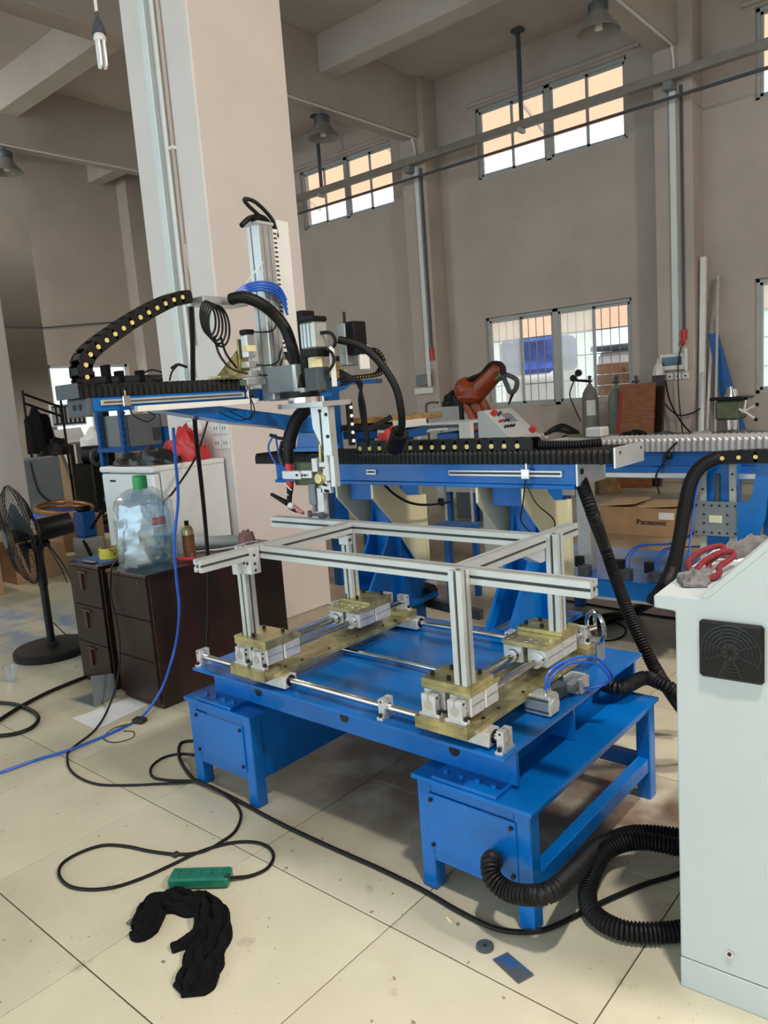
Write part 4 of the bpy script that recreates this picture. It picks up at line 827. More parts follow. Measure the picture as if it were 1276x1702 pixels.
for k, (z0, z1, m_) in enumerate(((.885, .915, 0), (.925, .965, 1))):
    for j in range(5):
        a0, a1 = math.radians(-16+j*7), math.radians(-9+j*7); R0 = .1345+k*.0008
        vs_ = [lb.bm.verts.new((bx_+R0*math.cos(a), by_+R0*math.sin(a), z)) for a, z in ((a0, z0), (a1, z0), (a1, z1), (a0, z1))]; f = lb.bm.faces.new(vs_); f.material_index = m_
lb.obj('bottle_label', ['paper', 'redprint'], bo)
ca = thing('spray_can', 'gold and brown spray can with black cap on the cabinet', 'spray can', (-3.43, 2.33, .7))
B().lathe((-3.43, 2.33, .7005), [(.03, 0), (.032, .006), (.032, .15), (.026, .17), (.014, .18)], 20).obj('can_body', 'zinc', ca)
B().lathe((-3.43, 2.33, .73), [(.0324, 0), (.0324, .1)], 20, close=False).obj('can_print', 'wood', ca); B().cyl((-3.43, 2.33, .878), (-3.43, 2.33, .905), .012, 12).obj('can_cap', 'black', ca)
tpz = thing('tape_roll', 'yellow and black tape roll on the cabinet', 'tape', (-3.92, 2.14, .7))
B().lathe((-3.92, 2.14, .701), [(.045, 0), (.058, .001), (.058, .06), (.045, .061)], 24, close=False).obj('tape', 'yellowtape', tpz); B().lathe((-3.92, 2.14, .701), [(.043, 0), (.045, 0), (.045, .06), (.043, .06)], 24, close=False).obj('tape_core', 'card', tpz)
B().prism('z', [(-4.08, 2.01), (-3.8, 2.02), (-3.78, 2.3), (-4.07, 2.3)], .7005, .703).obj('blue_folder', 'blue_far', label='blue sheet under the tape roll', cat='sheet', loc=(-3.93, 2.15, .7))
rl = B().box(-3.99, -3.86, 2.0, 2.035, .7035, .7055).obj('scale_card', 'ink', label='black and white card at the cabinet front edge', cat='card', loc=(-3.93, 2.02, .7035))
for k in range(6): B().box(-3.982+k*.02, -3.974+k*.02, 2.005, 2.03, .7055, .706).obj('white_bar', 'paper', rl)
sc_ = thing('screwdriver', 'red handled tool lying behind the spray can', 'screwdriver', (-3.36, 2.3, .7))
B().cyl((-3.42, 2.24, .714), (-3.33, 2.29, .714), .013, 12, .011).obj('handle', 'red', sc_); B().cyl((-3.33, 2.29, .714), (-3.3, 2.31, .711), .004, 8).obj('shank', 'chrome', sc_)
pt = thing('steel_pipe', 'grey steel pipe with pink wrapped end lying on the cabinet', 'pipe', (-3.5, 2.6, .7))
B().cyl((-3.66, 2.5, .735), (-3.4, 2.68, .735), .033, 20).obj('tube', 'lgrey', pt); lump(B(), [(-3.42, 2.665, .702), (-3.38, 2.69, .702), (-3.35, 2.71, .702)], [.036, .042, .025], [.07, .08, .06], 12, 6).obj('wrapped_end', 'pink', pt)
B().tube([(-3.6, 2.35, .707), (-3.5, 2.45, .709), (-3.4, 2.56, .712), (-3.33, 2.66, .73), (-3.31, 2.7, .728), (-3.34, 2.66, .71), (-3.45, 2.5, .707)], .004, 6).obj('white_wire', 'pwhite', label='white wire loop on the cabinet top', cat='wire', loc=(-3.45, 2.5, .7))
# ---------------------------------------------------------------- refrigerator behind
rf_ = thing('refrigerator', 'small white refrigerator against the column', 'refrigerator', (-4.27, 2.5, 0))
B().box(-4.56, -3.97, 2.56, 3.035, .03, 1.145, .008).obj('cabinet_body', 'white', rf_); dr = B().box(-4.56, -3.97, 2.5, 2.555, .06, 1.125, .012).obj('door', 'white', rf_)
B().box(-4.57, -3.965, 2.495, 3.035, 1.135, 1.17, .008).obj('worktop', 'pwhite', rf_); B().box(-4.46, -4.39, 2.499, 2.5, 1.075, 1.088).obj('badge', 'ink', dr)
for x in (-4.5, -4.03):
    for y in (2.6, 2.98): B().cyl((x, y, 0), (x, y, .03), .018, 10).obj('foot', 'black', rf_)
lump(B(), [(-4.5, 2.6, 1.171), (-4.35, 2.62, 1.171), (-4.2, 2.66, 1.171), (-4.03, 2.72, 1.171)], [.05, .1, .11, .05], [.02, .06, .07, .04], 16, 11, wr=.7).obj('plastic_bag', 'gloss_black', label='crumpled black plastic bag on the refrigerator', cat='bag', loc=(-4.27, 2.65, 1.171))
lump(B(), [(-4.3, 2.84, 1.171), (-4.17, 2.88, 1.171), (-4.04, 2.92, 1.171)], [.07, .12, .08], [.07, .19, .09], 16, 13, wr=.35).obj('plastic_bag', 'red', label='red plastic bag standing on the refrigerator', cat='bag', loc=(-4.15, 2.89, 1.171))
# fittings on the column
ot = thing('wall_socket', 'white socket plates on the column face above the refrigerator', 'socket', (-4.0, 3.04, 1.3))
for x, z in ((-4.03, 1.36), (-4.03, 1.265), (-3.945, 1.36), (-3.945, 1.265)):
    o_ = B().box(x-.04, x+.04, 3.038, 3.05, z-.04, z+.04, .004).obj('socket_plate', 'pwhite', ot)
    for dx in (-.012, .012): B().box(x+dx-.003, x+dx+.003, 3.037, 3.0385, z-.01, z+.01).obj('socket_hole', 'ink', o_)
jb = thing('junction_box', 'round white plug on the column above the refrigerator', 'plug', (-4.24, 3.04, 1.36))
B().cyl((-4.24, 3.05, 1.36), (-4.24, 2.99, 1.36), .05, 20, .04).obj('plug_body', 'pwhite', jb); B().box(-4.33, -4.26, 3.03, 3.05, 1.3, 1.42, .004).obj('plug_base', 'pwhite', jb)
cd_ = thing('conduit', 'white cable duct and pipe running up the column face', 'conduit', (-4.3, 3.04, 1.4))
B().box(-4.33, -4.27, 3.01, 3.05, 1.42, 5.64, .004).obj('duct', 'plaster_cool', cd_); B().cyl((-4.2, 3.03, 1.7), (-4.2, 3.03, 5.64), .016, 12).obj('pipe', 'pwhite', cd_); B().cyl((-4.155, 3.035, 1.9), (-4.155, 3.035, 5.64), .012, 10).obj('pipe', 'plaster', cd_)
for z in (2.2, 3.1, 4.0): B().box(-4.225, -4.14, 3.02, 3.05, z, z+.02).obj('clip', 'pwhite', cd_)
vv = thing('air_valve', 'brass coloured air valve pipe on the column behind the gantry arm', 'valve', (-3.88, 3.2, 1.75))
B().cyl((-3.88, 3.3, 1.6), (-3.88, 3.3, 1.95), .03, 14).sph((-3.87, 3.3, 1.72), .05, 12).cyl((-3.88, 3.3, 1.66), (-3.8, 3.2, 1.66), .02, 10).obj('pipe', 'lgrey', vv); B().box(-3.84, -3.8, 3.26, 3.34, 1.7, 1.74, .004).obj('handle', 'chrome', vv)
# hanging sleeve from the gantry arm
B().tube([(-2.620,1.920,1.903), (-2.660,1.939,1.783), (-2.720,1.959,1.590), (-2.800,2.002,1.384), (-2.900,2.074,1.160), (-2.950,2.107,0.954), (-2.960,2.107,0.794), (-2.950,2.083,0.639), (-2.920,2.036,0.479), (-2.900,2.006,0.388)], .027, 10, smooth=6, flat=.35, taper=(1.1, .75)).obj('cable_sleeve', 'rubber', label='flat black cable sleeve hanging from the gantry arm', cat='cable sleeve', loc=(-2.900,2.006,0.388))
B().tube([(-3.600,2.463,1.721), (-3.600,2.509,1.740), (-3.550,2.526,1.722)], .008, 8).tube([(-3.500,2.375,1.652), (-3.550,2.430,1.699), (-3.600,2.509,1.740)], .005, 8).tube([(-3.880,2.872,1.413), (-3.700,2.627,1.215), (-3.600,2.393,1.056), (-3.550,2.310,1.026), (-3.54, 2.27, .98), (-3.56, 2.27, .71)], .006, 8).obj('power_cable', 'rubber', label='black cable leaving the column socket behind the sleeve', cat='cable', loc=(-3.600,2.393,1.056))

# ---------------------------------------------------------------- standing fan
fa = thing('standing_fan', 'black standing fan on a round base left of the drawers', 'fan', (-4.78, 2.13, 0))
B().lathe((-4.78, 2.13, 0), [(.235, 0), (.235, .04), (.225, .052), (.05, .065), (.035, .085)], 36).obj('base', 'black', fa)
B().cyl((-4.78, 2.13, .06), (-4.78, 2.13, .62), .024, 14).cyl((-4.78, 2.13, .45), (-4.78, 2.13, .72), .029, 14, .024).obj('pole', 'black', fa)
FA = Vector((-.2, -.96, -.1)).normalized(); FC = Vector((-4.76, 2.03, .8))
B().cyl(FC-FA*.3, FC-FA*.1, .07, 18, .075).cyl((-4.78, 2.13, .68), (-4.78, 2.13, .78), .035, 12).box(-4.84, -4.72, 2.07, 2.19, .7, .74, .01).obj('motor', 'black', fa)
fg = B(); QF = FA.to_track_quat('Z', 'Y').to_matrix()
def fp(r_, a, h): return FC+QF @ Vector((r_*math.cos(a), r_*math.sin(a), h))
FR_ = .315
for r_, h in ((FR_, 0), (FR_*.995, .012), (.23, .07), (.13, .085), (.23, -.055)): fg.tube([fp(r_, i*math.pi/20, h) for i in range(40)], .0035 if r_ > .28 else .002, 6, smooth=0, closed=True)
for i in range(64):
    a = i*math.pi/32; fg.tube([fp(.06, a, .09), fp(.15, a+.12, .083), fp(.22, a+.2, .07), fp(.28, a+.26, .04), fp(FR_, a+.28, .005)], .0014, 4, smooth=0); fg.tube([fp(.08, a, -.08), fp(.2, a+.08, -.062), fp(.27, a+.1, -.035), fp(FR_, a+.12, -.002)], .0014, 4, smooth=0)
fg.obj('grille', 'black', fa, kind='stuff')
B().cyl(FC+FA*.085, FC+FA*.1, .062, 24).obj('grille_badge', 'dgrey', fa)
for k in range(3):
    a = k*2*math.pi/3+.5; bl = B(); vs_ = []
    for r_, w, tw in ((.05, .35, .03), (.12, .55, .035), (.2, .5, .03), (.25, .32, .02)):
        vs_.append([bl.bm.verts.new(fp(r_, a+w*s, tw*s)) for s in (-1, -.3, .4, 1)])
    for p, q_ in zip(vs_, vs_[1:]):
        for i in range(3): bl.bm.faces.new((p[i], p[i+1], q_[i+1], q_[i]))
    ex = bmesh.ops.solidify(bl.bm, geom=bl.bm.faces[:], thickness=.003); bl.obj('fan_blade', 'dgrey', fa)
B().cyl(FC-FA*.05, FC+FA*.05, .045, 18).obj('hub', 'black', fa)
B().tube([(-4.73, 2.17, .72), (-4.66, 2.21, .6), (-4.62, 2.23, .5), (-4.58, 2.24, .3), (-4.5, 2.22, .1), (-4.45, 2.2, .02)], .005, 6).tube([(-4.72, 2.16, .72), (-4.66, 2.2, .56), (-4.64, 2.22, .46)], .004, 6).tube([(-4.76, 2.15, .2), (-4.68, 2.2, .1), (-4.55, 2.22, .07), (-4.5, 2.24, .06)], .004, 6).obj('cord', 'black', fa)
# ================================================================ BACKGROUND, RIGHT
g2 = thing('second_gantry', 'second blue gantry with grey bellows behind the welding gantry', 'welding machine', (-1.2, 4.2, 0))
Y2 = 3.9
B().box(-2.0, 1.2, Y2, Y2+.26, 1.02, 1.098, .003).obj('beam', 'blue_far', g2)
bellows('beam_bellows', 'x', -2.12, 1.3, Y2-.02, Y2+.26, 1.098, 1.168, .03, g2, 'bellow_light')
B().box(-2.0, 1.2, Y2-.05, Y2-.005, .965, .99, .002).obj('lower_rail', 'alu', g2)
B().box(-2.0, 1.2, Y2-.03, Y2-.0, .99, 1.018, .002).obj('rail_seat', 'blue_far', g2)
for x in (-.98, .9):
    B().box(x, x+.2, Y2+.02, Y2+.2, .402, 1.02, .003).obj('column', 'blue_far', g2)
    for dx in (-.02, .21): B().prism('x', [(Y2-.02, 1.02), (Y2-.02, .95), (Y2+.15, .7), (Y2+.32, .7), (Y2+.32, 1.02)], x+dx, x+dx+.012).obj('bracket_plate', 'zinc_light', g2)
b2 = B().box(-2.4, .9, 3.84, 4.62, .39, .402, .002).box(-2.4, .9, 3.84, 3.852, .3, .39).box(-2.4, .9, 4.6, 4.612, .3, .39).obj('base_frame', 'blue', g2)
B().box(-2.4, .9, 3.82, 3.84, .29, .3, .001).obj('base_edge', 'alu', b2)
for x in (-2.3, -1.0, .7):
    for y in (3.9, 4.55): B().box(x, x+.06, y-.03, y+.03, 0, .3, .002).obj('base_foot', 'blue_far', b2)
B().box(-1.98, -1.9, 3.96, 4.04, .402, 1.0, .003).obj('profile_post', 'alu_profile', g2)
# vertical slide
P0, P1 = (-1.218,3.780,1.050), (-1.067,3.780,0.877)
B().box(P0[0], P1[0], 3.78, 3.88, .3, 1.06, .003).obj('slide_column', 'blue', g2)
for x in (P0[0]-.01, P1[0]-.025): 
    rl = B().box(x, x+.03, 3.765, 3.785, .35, 1.06, .001).obj('slide_rail', 'lgrey', g2)
    for k in range(9): B().cyl((x+.015, 3.765, .4+k*.075), (x+.015, 3.764, .4+k*.075), .006, 8).obj('rail_hole', 'ink', rl)
B().box((P0[0]+P1[0])/2-.012, (P0[0]+P1[0])/2+.006, 3.76, 3.78, .85, 1.0, .002).obj('lead_screw', 'dgrey', g2)
Q0, Q1 = (-1.247,3.740,0.869), (-1.043,3.740,0.702)
sp_ = B().box(Q0[0], Q1[0], 3.735, 3.755, Q1[2], Q0[2], .002).obj('slide_plate', 'grey', g2)
for i in range(6):
    for j in range(4):
        if j in (1, 2) and i in (0, 2, 3, 5) : continue
        x = Q0[0]+(Q1[0]-Q0[0])*(.06+.176*i); z = Q1[2]+(Q0[2]-Q1[2])*(.1+.265*j); B().cyl((x, 3.735, z), (x, 3.733, z), .006, 8).obj('plate_hole', 'ink', sp_)
B().box((Q0[0]+Q1[0])/2-.03, (Q0[0]+Q1[0])/2+.03, 3.731, 3.736, (Q0[2]+Q1[2])/2-.018, (Q0[2]+Q1[2])/2+.018, .001).obj('name_plate', 'zinc_light', sp_)
B().prism('y', [(Q1[0], Q0[2]), (Q1[0]+.06, Q0[2]+.02), (Q1[0]+.09, 1.06), (Q1[0]+.15, 1.06), (Q1[0]+.12, .8), (Q1[0]+.06, .62), (Q1[0], .62)], 3.72, 3.735).obj('side_arm', 'blue', g2)
chain('slide_drag_chain', [(-1.095,3.720,1.085), (-0.977,3.720,1.090), (-0.779,3.720,1.094), (-0.618,3.720,1.098)], .072, .09, .058, g2, False)
B().tube([(-1.068,3.720,1.085), (-1.129,3.700,1.082), (-1.191,3.680,1.047), (-1.233,3.660,0.977), (-1.256,3.640,0.863), (-1.274,3.620,0.719), (-1.303,3.600,0.572), (-1.373,3.600,0.429), (-1.845,4.482,0.050), (-1.950,4.271,0.035), (-2.163,4.053,0.035), (-2.489,4.103,0.035)], .032, 12, smooth=8).obj('cable_hose', 'rubber', g2)
for k in range(4): B().tube([(-1.190,3.700,1.030), (-1.22-.01*k, 3.68, .9-.02*k), (-1.25-.03*k, 3.66, .6), (-1.28-.05*k, 3.7, .35)], .005, 6).obj('bundle_cable', 'black' if k % 2 else 'bluehose', g2)
# valves on the base edge
for k, (px, z0) in enumerate(((-2.08, 0), (-1.9, 0), (-1.66, 0), (-1.5, 0))):
    v = B().box(px-.03, px+.03, 3.85, 3.91, .402, .46, .003).cyl((px, 3.88, .4), (px, 3.86, .46), .025, 12).obj('valve_block', 'dgrey', g2)
    B().box(px-.022-.03, px+.022-.03, 3.86, 3.9, .45, .51, .003).obj('valve_coil', 'black', v)
    if k > 1:
        for d in (0, .02): B().tube([(px+d, 3.88, .46), (px+d, 3.9, .53), (px+.05+d, 3.95, .58), (px+.25+d, 3.9, .62), (-1.2, 3.8, .75)], .004, 6).obj('air_tube', 'bluehose', v)
B().tube([(-1.366,3.860,1.148), (-1.42, 3.83, 1.08), (-1.42, 3.82, 1.02)], .006, 6).sph((-1.42, 3.885, 1.075), .018, 10).tube([(-1.42, 3.86, 1.06), (-1.47, 3.84, .98), (-1.46, 3.86, .88)], .004, 6).obj('sensor_cable', 'black', g2)
hw = thing('hand_wheel', 'small chromed hand wheel behind the bench slide', 'hand wheel', (-1.1, 2.62, .5))
B().torus((-1.160,2.434,0.616), (.5, .8, 0), .055, .008, 24, 8).obj('rim', 'steel', hw)
wc = Vector((-1.160,2.434,0.616)); B().obox(wc-Vector((0, 0, .052)), wc+Vector((0, 0, .052)), .012, .006).cyl(wc, wc-Vector((.02, .05, 0)), .01, 10).obj('spoke', 'chrome', hw)
B().box(wc.x-.02, wc.x+.02, wc.y-.03, wc.y+.03, .49, wc.z-.045, .002).obj('wheel_bracket', 'grey', hw)
# cables on the floor behind the bench
B().tube([(-1.977,4.116,0.006), (-1.917,4.281,0.006), (-1.807,4.203,0.006), (-1.771,4.033,0.006), (-1.843,3.946,0.006), (-2.030,4.023,0.006)], .006, 6).obj('power_cable', 'rubber', label='thin black cable loop on the floor behind the bench', cat='cable', loc=(-1.815,4.220,0.000))
B().tube([(-2.404,4.602,0.006), (-2.082,4.563,0.006), (-1.788,4.529,0.006), (-1.564,4.528,0.006)], .007, 6).obj('power_cable', 'rubber', label='straight black cable on the floor before the second gantry', cat='cable', loc=(-2.090,4.582,-0.000))
cr = thing('caster_rail', 'black roller and rail on the floor between the gantry legs', 'rail', (-2.983,3.988,-0.000))
B().obox((-2.475,3.050,0.405), (-2.024,3.000,0.390), .04, .05, .004).obj('rail', 'dgrey', cr); B().cyl((-2.392,3.000,0.461), (-2.330,3.000,0.452), .06, 16).obj('roller', 'black', cr)
B().obox((-2.641,3.100,0.407), (-2.693,3.500,0.365), .05, .03, .002).obj('side_bar', 'alu', cr)

# ---------------------------------------------------------------- printed carton
ct = thing('carton', 'brown carton printed with a brand name behind the second gantry', 'carton', (-2.8, 7.1, 0))
B().box(-3.2, -2.46, 6.9, 7.3, 0, .27, .004).obj('carton_body', 'card', ct)
for x0, x1, dz in ((-3.2, -2.85, .03), (-2.82, -2.46, .02)):
    fl = B().prism('y', [(x0, .27), (x0+.01, .27+dz), (x1, .285+dz), (x1, .275+dz)], 6.9, 7.3).obj('flap', 'tan', ct)
B().box(-2.62, -2.48, 6.896, 6.9, .17, .235).obj('shipping_label', 'paper', ct)
def text(body, name, size, loc, rot, m, par, ext=.001):
    c = bpy.data.curves.new(name, 'FONT'); c.body = body; c.size = size; c.extrude = ext; c.align_x = 'CENTER'; c.offset = size*.012
    o = bpy.data.objects.new(name, c); COL.objects.link(o); bpy.context.view_layer.update()
    me = bpy.data.meshes.new_from_object(o.evaluated_get(bpy.context.evaluated_depsgraph_get())); bpy.data.objects.remove(o); me.materials.clear(); me.materials.append(M[m])
    o = bpy.data.objects.new(name, me); COL.objects.link(o); o.parent = par; o.location = Vector(loc)-wl(par); o.rotation_euler = rot; return o
text('Panasonic', 'carton_print', .072, (-2.69, 6.897, .115), (math.pi/2, 0, 0), 'ink', ct)
# ---------------------------------------------------------------- second operator console (same kind, further back)
c2 = thing('control_desk', 'small white control desk with red push buttons behind the gantry beam', 'control desk', (-3.05, 5.2, 0))
B().prism('y', [(-3.31, 0), (-3.31, 1.315), (-3.25, 1.32), (-3.02, 1.105), (-2.93, 1.1), (-2.93, 1.06), (-2.98, 1.05), (-2.98, 0)], 5.0, 5.42, bev=.004).obj('desk_body', 'console', c2)
def slope(u, v, h=0):  # u along y, v down the slope
    return Vector((-3.25+.23*v+.7*h, 5.0+.42*u, 1.32-.215*v+.72*h))
for u, v, r_, m_ in ((.15, .18, .022, 'red'), (.3, .22, .012, 'dgrey'), (.85, .9, .026, 'red')): B().cyl(slope(u, v), slope(u, v, .04), r_, 14, r_*1.1, m=0).obj('push_button', m_, c2)
for u in (.12, .22, .32, .42):
    for v in (.45, .65): B().cyl(slope(u, v), slope(u, v, .025), .009, 8).obj('switch', 'red' if u < .3 and v < .5 else 'ink', c2)
d_ = B(); q4 = [slope(.42, .18, .003), slope(.75, .18, .003), slope(.75, .5, .003), slope(.42, .5, .003)]
d_.bm.faces.new([d_.bm.verts.new(p) for p in q4]); d_.obj('display', 'grey', c2)
B().tube([(-2.894,5.300,1.103), (-2.790,5.300,1.132), (-2.615,5.200,1.104), (-2.638,5.100,1.087)], .015, 6).tube([(-2.857,5.300,1.120), (-2.738,5.300,1.163), (-2.567,5.200,1.112)], .02, 6).obj('cable_heap', 'rubber', c2)
# ---------------------------------------------------------------- third axis unit with carton sheet
ax = thing('boxed_actuator', 'blue linear actuator with packing carton on top behind the gantry', 'actuator', (-3.75, 4.5, 0))
B().box(-4.2, -3.52, 4.4, 4.62, 1.17, 1.23, .003).obj('actuator_beam', 'blue_far', ax); B().box(-3.82, -3.62, 4.385, 4.4, 1.175, 1.235, .002).obj('end_plate', 'pwhite', ax)
bellows('actuator_bellows', 'x', -4.2, -3.62, 4.38, 4.62, 1.235, 1.285, .02, ax); B().box(-3.65, -3.52, 4.37, 4.62, 1.245, 1.3, .003).obj('carton_flap', 'paper', ax)
B().box(-4.1, -3.53, 4.38, 4.85, 1.29, 1.335, .004).obj('carton_cover', 'packing', ax)
for x in (-4.1, -3.7): B().box(x, x+.08, 4.44, 4.58, 0, 1.17, .003).obj('stand_post', 'blue_far', ax)
lump(B(), [(-3.72, 4.3, 1.15), (-3.62, 4.32, 1.15), (-3.52, 4.33, 1.15)], [.05, .08, .05], [.05, .09, .04], 12, 21, wr=.4).obj('plastic_wrap', 'red', ax)
B().box(-3.75, -3.48, 4.22, 4.42, 1.13, 1.15, .002).obj('shelf', 'dgrey', ax)
# ---------------------------------------------------------------- far cantilever arm
fa3 = thing('far_gantry_arm', 'small far gantry arm with drag chain beside the column', 'gantry arm', (-4.2, 4.6, 0))
B().box(-4.28, -4.2, 4.3, 4.86, 1.6, 1.635, .002).obj('arm_beam', 'blue', fa3); B().box(-4.28, -4.195, 4.86, 4.93, 1.6, 1.635, .002).obj('end_cover', 'dgrey', fa3)
B().prism('x', [(4.3, 1.6), (4.55, 1.6), (4.5, 1.57), (4.3, 1.52)], -4.27, -4.21).obj('brace', 'blue', fa3); B().box(-4.28, -4.2, 4.25, 4.4, 0, 1.6, .003).obj('stand', 'blue_far', fa3)
chain('drag_chain', [(-4.24, 4.36, 1.65), (-4.24, 4.6, 1.655), (-4.24, 4.9, 1.672), (-4.24, 4.985, 1.72), (-4.24, 4.99, 1.8), (-4.24, 4.93, 1.86), (-4.24, 4.86, 1.88)], .035, .06, .035, fa3, True)
B().box(-4.27, -4.21, 4.55, 4.88, 1.825, 1.85, .002).obj('tray', 'alu', fa3); B().box(-4.28, -4.2, 4.38, 4.48, 1.655, 1.78, .003).obj('bracket', 'zinc', fa3); B().box(-4.26, -4.2, 4.45, 4.55, 1.79, 1.83, .003).obj('clamp', 'black', fa3)
B().cyl((-4.23, 4.5, 1.66), (-4.23, 4.5, 1.72), .03, 12).obj('motor', 'alu', fa3)
# ---------------------------------------------------------------- robot
rb = thing('welding_robot', 'orange robot arm with a dark torch before the window', 'robot', (-4.9, 7.55, 0))
B().box(-5.2, -4.6, 7.3, 7.9, 0, .5, .01).obj('plinth', 'dgrey', rb); B().lathe((-4.88, 7.6, .5), [(.25, 0), (.25, .1), (.18, .16), (.18, .4), (.2, .5)], 24).obj('base', 'orange', rb)
for p, q in (((-4.942,7.500,1.016), (-5.131,7.500,1.355)), ((-4.849,7.550,1.023), (-5.012,7.550,1.346)), ((-4.789,7.600,1.025), (-4.959,7.600,1.369))): B().obox(p, q, .1, .085, .02).obj('lower_arm', 'orange', rb)
B().obox((-5.192,7.500,1.471), (-4.872,7.500,1.452), .26, .24, .06).sph((-5.096,7.500,1.494), .15, 16).obj('elbow', 'orange', rb)
B().cyl((-4.955,7.500,1.457), (-4.663,7.500,1.683), .12, 18, .1).sph((-4.655,7.500,1.689), .1, 14).obj('forearm', 'orange', rb)
B().obox((-4.704,7.480,1.606), (-4.573,7.480,1.657), .1, .13, .02).obj('wrist', 'olive', rb)
B().tube([(-4.590,7.480,1.645), (-4.534,7.480,1.513), (-4.492,7.480,1.430), (-4.429,7.480,1.453), (-4.401,7.480,1.544), (-4.452,7.480,1.594), (-4.574,7.480,1.643)], .028, 8).obj('torch_bracket', 'dgrey', rb)
B().tube([(-4.444,7.480,1.454), (-4.488,7.480,1.363), (-4.523,7.480,1.291)], .022, 8, taper=(1, .3)).obj('torch', 'black', rb)
B().tube([(-5.149,7.450,1.104), (-5.149,7.450,1.344), (-5.137,7.450,1.519), (-5.029,7.450,1.602), (-4.843,7.450,1.658), (-4.716,7.450,1.756), (-4.581,7.450,1.745), (-4.548,7.450,1.635)], .03, 8).obj('umbilical', 'rubber', rb)
wc_ = thing('power_source', 'grey welding power source with black bag on top near the robot', 'power source', (-5.6, 8.2, 0))
B().box(-6.0, -5.32, 8.0, 8.5, .1, 1.3, .01).obj('case', 'lgrey', wc_); lump(B(), [(-5.9, 8.2, 1.3), (-5.7, 8.2, 1.3), (-5.5, 8.2, 1.3)], [.1, .18, .1], [.1, .22, .1], 12, 31).obj('bag', 'black', wc_)
for x in (-5.95, -5.4): B().cyl((x, 8.02, .06), (x, 8.1, .06), .06, 12).obj('castor', 'black', wc_)
B().tube([(-6.03, 7.98, .5), (-6.05, 7.95, 1.25), (-6.0, 7.95, 1.36), (-5.85, 7.95, 1.36)], .015, 8).obj('handle', 'dgrey', wc_)
tr_ = thing('tool_trolley', 'grey tube trolley with pale sheets before the robot', 'trolley', (-4.3, 6.1, 0))
for x in (-4.62, -4.02):
    for y in (5.9, 6.3): B().cyl((x, y, 0), (x, y, 1.18), .015, 8).obj('leg', 'lgrey', tr_)
B().box(-4.68, -3.98, 5.85, 6.35, 1.15, 1.175, .004).obj('top_frame', 'dgrey', tr_); B().box(-4.5, -4.02, 5.87, 6.3, 1.176, 1.2, .003).obj('sheet', 'paper', tr_); B().box(-4.65, -4.0, 5.88, 6.32, .7, .72, .003).obj('shelf', 'dgrey', tr_)
B().box(-4.08, -3.95, 5.84, 5.9, .9, 1.2, .004).obj('white_rail', 'pwhite', tr_); B().box(-4.35, -4.1, 5.85, 6.2, 1.03, 1.1, .01).obj('blue_box', 'blue_far', tr_)
B().tube([(-4.55, 5.82, 1.03), (-4.5, 5.82, 1.1), (-4.4, 5.82, 1.13), (-4.2, 5.82, 1.14)], .014, 8).obj('white_hose', 'pwhite', tr_)
# ---------------------------------------------------------------- gas cylinders and boards at the wall
for (x, h, lab) in ((-4.93, 1.42, 'grey gas cylinder with a paper label and pressure gauge before the window'), (-4.53, 1.38, 'dark gas cylinder between the labelled one and the wood panel'), (-4.24, 1.37, 'gas cylinder standing behind the wood panel')):
    c = thing('gas_cylinder', lab, 'gas cylinder', (x, 10.42, 0), 'gas cylinders at the back wall')
    B().lathe((x, 10.42, 0), [(.11, 0), (.117, .02), (.117, h-.2), (.105, h-.1), (.07, h-.03), (.04, h), (.035, h+.03)], 24).obj('shell', 'cylinder', c)
    B().cyl((x, 10.42, h+.03), (x, 10.42, h+.12), .02, 10).cyl((x, 10.42, h+.12), (x, 10.42, h+.15), .035, 10, .02).cyl((x-.05, 10.4, h+.07), (x+.05, 10.4, h+.07), .015, 8).obj('valve', 'dgrey', c)
    if x < -4.9:
        B().cyl((x-.2, 10.34, h+.13), (x-.2, 10.3, h+.13), .05, 14).cyl((x-.12, 10.34, h+.2), (x-.12, 10.3, h+.2), .05, 14).cyl((x-.2, 10.36, h+.1), (x, 10.4, h+.07), .018, 8).obj('gauge', 'black', c)
        B().lathe((x, 10.42, h-.42), [(.1178, 0), (.1178, .25)], 24, close=False).obj('sleeve', 'cylinder', c)
        l_ = B()
        for j in range(5):
            a0, a1 = math.radians(-92+j*13), math.radians(-79+j*13); l_.bm.faces.new([l_.bm.verts.new((x+.119*math.cos(a), 10.42+.119*math.sin(a), z)) for a, z in ((a0, h-.42), (a1, h-.42), (a1, h-.2), (a0, h-.2))])
        l_.obj('label_sheet', 'paper', c); B().tube([(x-.2, 10.32, h+.08), (x-.27, 10.32, h-.1), (x-.2, 10.32, h-.3), (x-.1, 10.3, h-.5)], .01, 6).obj('gas_hose', 'rubber', c)
B().prism('x', [(10.0, 0), (10.04, 0), (10.26, 1.41), (10.22, 1.41)], -4.39, -3.9).obj('wood_panel', 'wood', label='orange brown wood panel leaning beside the gas cylinders', cat='panel', loc=(-4.15, 10.05, 0))
B().prism('x', [(10.2, 0), (10.3, 0), (10.5, 1.5), (10.44, 1.5)], -4.02, -3.86).obj('dark_board', 'maroon', label='dark board leaning behind the wood panel', cat='board', loc=(-3.9, 10.3, 0))
B().obox((-4.44, 10.0, 0), (-4.36, 10.2, 1.3), .03, .02).obj('red_bar', 'red', label='thin red bar leaning on the wood panel edge', cat='bar', loc=(-4.44, 10.0, 0))
hb = lump(B(), [(-4.0, 10.47, 1.5), (-3.94, 10.47, 1.5), (-3.88, 10.47, 1.5)], [.05, .09, .04], [.08, .2, .08], 12, 41).obj('white_bag', 'pwhite', label='white bag on top of the dark board by the pillar', cat='bag', loc=(-3.95, 10.47, 1.5))
